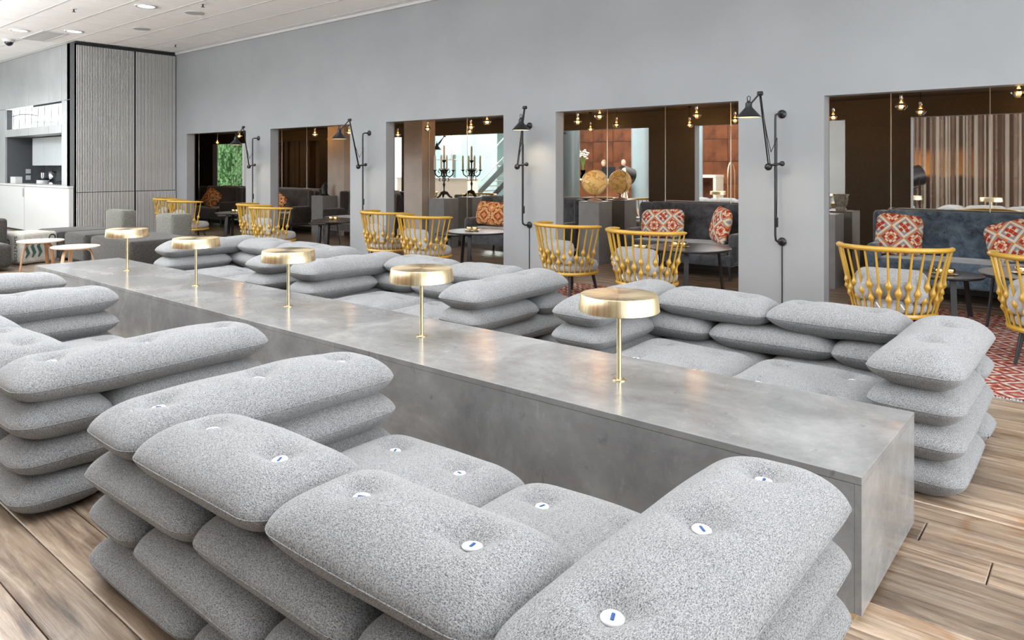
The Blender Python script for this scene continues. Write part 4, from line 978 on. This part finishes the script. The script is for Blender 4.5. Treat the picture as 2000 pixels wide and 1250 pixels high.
def spotlight(x, y_, rz, lab):
    t = thing('tripod_spotlight', lab, 'floor lamp', (x, y_, 0), rz)
    for k in range(3): a = 2*pi*k/3+.5; obj('leg', MB().rod((.3*cos(a), .3*sin(a), 0), (0, 0, .95), .012, n=8), 'black', t)
    obj('yoke', MB().tube([(-.32, 0, 1.28), (-.32, 0, 1.0), (0, 0, .95), (.32, 0, 1.0), (.32, 0, 1.28)], .014, 8), 'black', t)
    ax = Vector((0, .82, .2)).normalized(); c = Vector((0, -.1, 1.28))
    hd = obj('lamp_head', MB().lathe([(.18, -.22), (.28, -.16), (.3, .2), (.3, .3), (.285, .3), (.27, .2)], 32, c, ax, cap=False), 'black', t, 'auto')
    obj('lens', MB().lathe([(.24, .19), (.2, .22), (.0005, .24)], 32, c, ax, cap=False), 'lens', t, True); obj('back_cap', MB().lathe([(.0005, -.24), (.18, -.22)], 32, c, ax, cap=False), 'black', t)
spotlight(-12.9, -.6, .45, 'black tripod spotlight with lit lens, seen in the globe opening mirror')
spotlight(-4.45, -2.7, -2.2, 'black tripod spotlight turned away beside the curtain, seen in the nearest mirror')
# luggage trolleys
for x in (-9.7, -8.9):
    t = thing('luggage_trolley', 'brass birdcage luggage trolley, %s of two seen in the mirror' % ('left' if x == -9.7 else 'right'), 'trolley', (x, -2.6, 0))
    for s_ in (-.25, .25): obj('hoop', MB().tube([(s_, -.3, .2), (s_, -.3, 1.3)]+[(s_, -.3+.3*(1-cos(a)), 1.3+.45*sin(a)) for a in (.4, .8, 1.2, 1.57, 1.95, 2.35, 2.75)]+[(s_, .3, 1.3), (s_, .3, .2)], .018, 8), 'brass', t, True)
    obj('deck', MB().box(-.32, .32, -.42, .42, .15, .2, .02), 'curtain_dark', t)
    for a in (-.25, .25):
        for b in (-.3, .3): obj('wheel', MB().lathe([(.07, -.02), (.07, .02)], 16, (a, b, .07), (1, 0, 0)), 'black', t)
# lobby left: desk, stairs, lantern, panels, hedge
t = thing('lobby_counter', 'long white lobby counter seen in the mirror behind the candelabra', 'counter', (-20.6, .8, 0)); obj('counter_body', MB().box(-2.2, 1.8, -.3, .3, 0, 1.1), 'cream', t); obj('counter_top', MB().box(-2.25, 1.85, -.34, .34, 1.1, 1.15), 'white', t)
t = thing('pendant_lantern', 'large white framed pendant lantern seen in the mirror', 'lantern', (-18.75, 2.0, 0)); obj('shade', MB().lathe([(.35, 2.05), (.35, 3.0)], 32), 'lantern', t, 'auto')
fm = MB()
for a, b in (((-.45, -.45), (.45, -.45)), ((.45, -.45), (.45, .45)), ((.45, .45), (-.45, .45)), ((-.45, .45), (-.45, -.45))):
    for z in (1.85, 3.1): fm.rod((*a, z), (*b, z), .015, n=6)
    fm.rod((*a, 1.85), (*a, 3.1), .015, n=6)
obj('frame', fm, 'white', t); obj('cord', MB().rod((0, 0, 3.0), (0, 0, ZC), .01, n=6), 'black', t)
t = thing('staircase', 'steel staircase with pale treads and dark stringer seen in the mirror', 'staircase', (-18.6, -.6, 0))
for k in range(18): obj('tread', MB().box(-.32+.26*k-1.2, -.32+.26*k-.9, -.5, .5, .2+.2*k, .24+.2*k), 'white', t)
for s_ in (-.53, .53): obj('stringer', MB().add([(-1.5,s_-.02,.0),(-1.2,s_-.02,.0),(3.3,s_-.02,3.55),(3.3,s_-.02,3.85),(-1.5,s_+.02,.0),(-1.2,s_+.02,.0),(3.3,s_+.02,3.55),(3.3,s_+.02,3.85)], [(0,1,2,3),(4,7,6,5),(0,4,5,1),(1,5,6,2),(2,6,7,3),(3,7,4,0)]), 'column_dark', t); obj('handrail', MB().rod((-1.5, s_, 1.0), (3.3, s_, 4.8), .02, n=8), 'steel', t)
for k, (x, y_) in enumerate(((-23.2, -2.0), (-21.9, -2.1), (-20.6, -2.0), (-24.6, -2.2), (-26, -2.1))):
    struct('window_%d' % (k+2), MB().box(-.6, .6, -.02, .02, 0, 3.9), 'teal_panel', loc=(x, y_, 0))
hg = MB(); r_ = random.Random(2)
for k in range(9000):
    x = r_.uniform(-40, -24.5); z = r_.uniform(0, 3.6); y_ = 2.2+r_.uniform(-.3, .3)+.25*sin(x*2)*cos(z*2); s_ = r_.uniform(.05, .12); a = r_.uniform(0, 6.3); b = r_.uniform(-1, 1)
    hg.add([(x-s_*cos(a), y_-s_*b*.5, z-s_*sin(a)), (x+s_*sin(a), y_, z-s_*cos(a)), (x+s_*cos(a), y_+s_*b*.5, z+s_*sin(a)), (x-s_*sin(a), y_, z+s_*cos(a))], [(0, 1, 2, 3)])
hg.box(-40, -24.3, 1.5, 1.9, 0, 3.6)
o = tag(obj('hedge', hg, 'hedge', None), 'bright green hedge outside, seen in the mirror of the leftmost opening', 'hedge'); o['kind'] = 'stuff'

# ---------------------------------------------------------------- to metres
done = set()
for o in list(COL.objects):
    o.location = o.location*S
    if o.type == 'MESH' and o.data.name not in done:
        done.add(o.data.name); o.data.transform(Matrix.Scale(S, 4)); o.data.update()
    if o.type == 'LIGHT' and o.data.name not in done:
        done.add(o.data.name); d = o.data
        if d.type == 'AREA': d.size *= S; d.size_y *= S
        else: d.shadow_soft_size *= S
        d.energy *= S*S
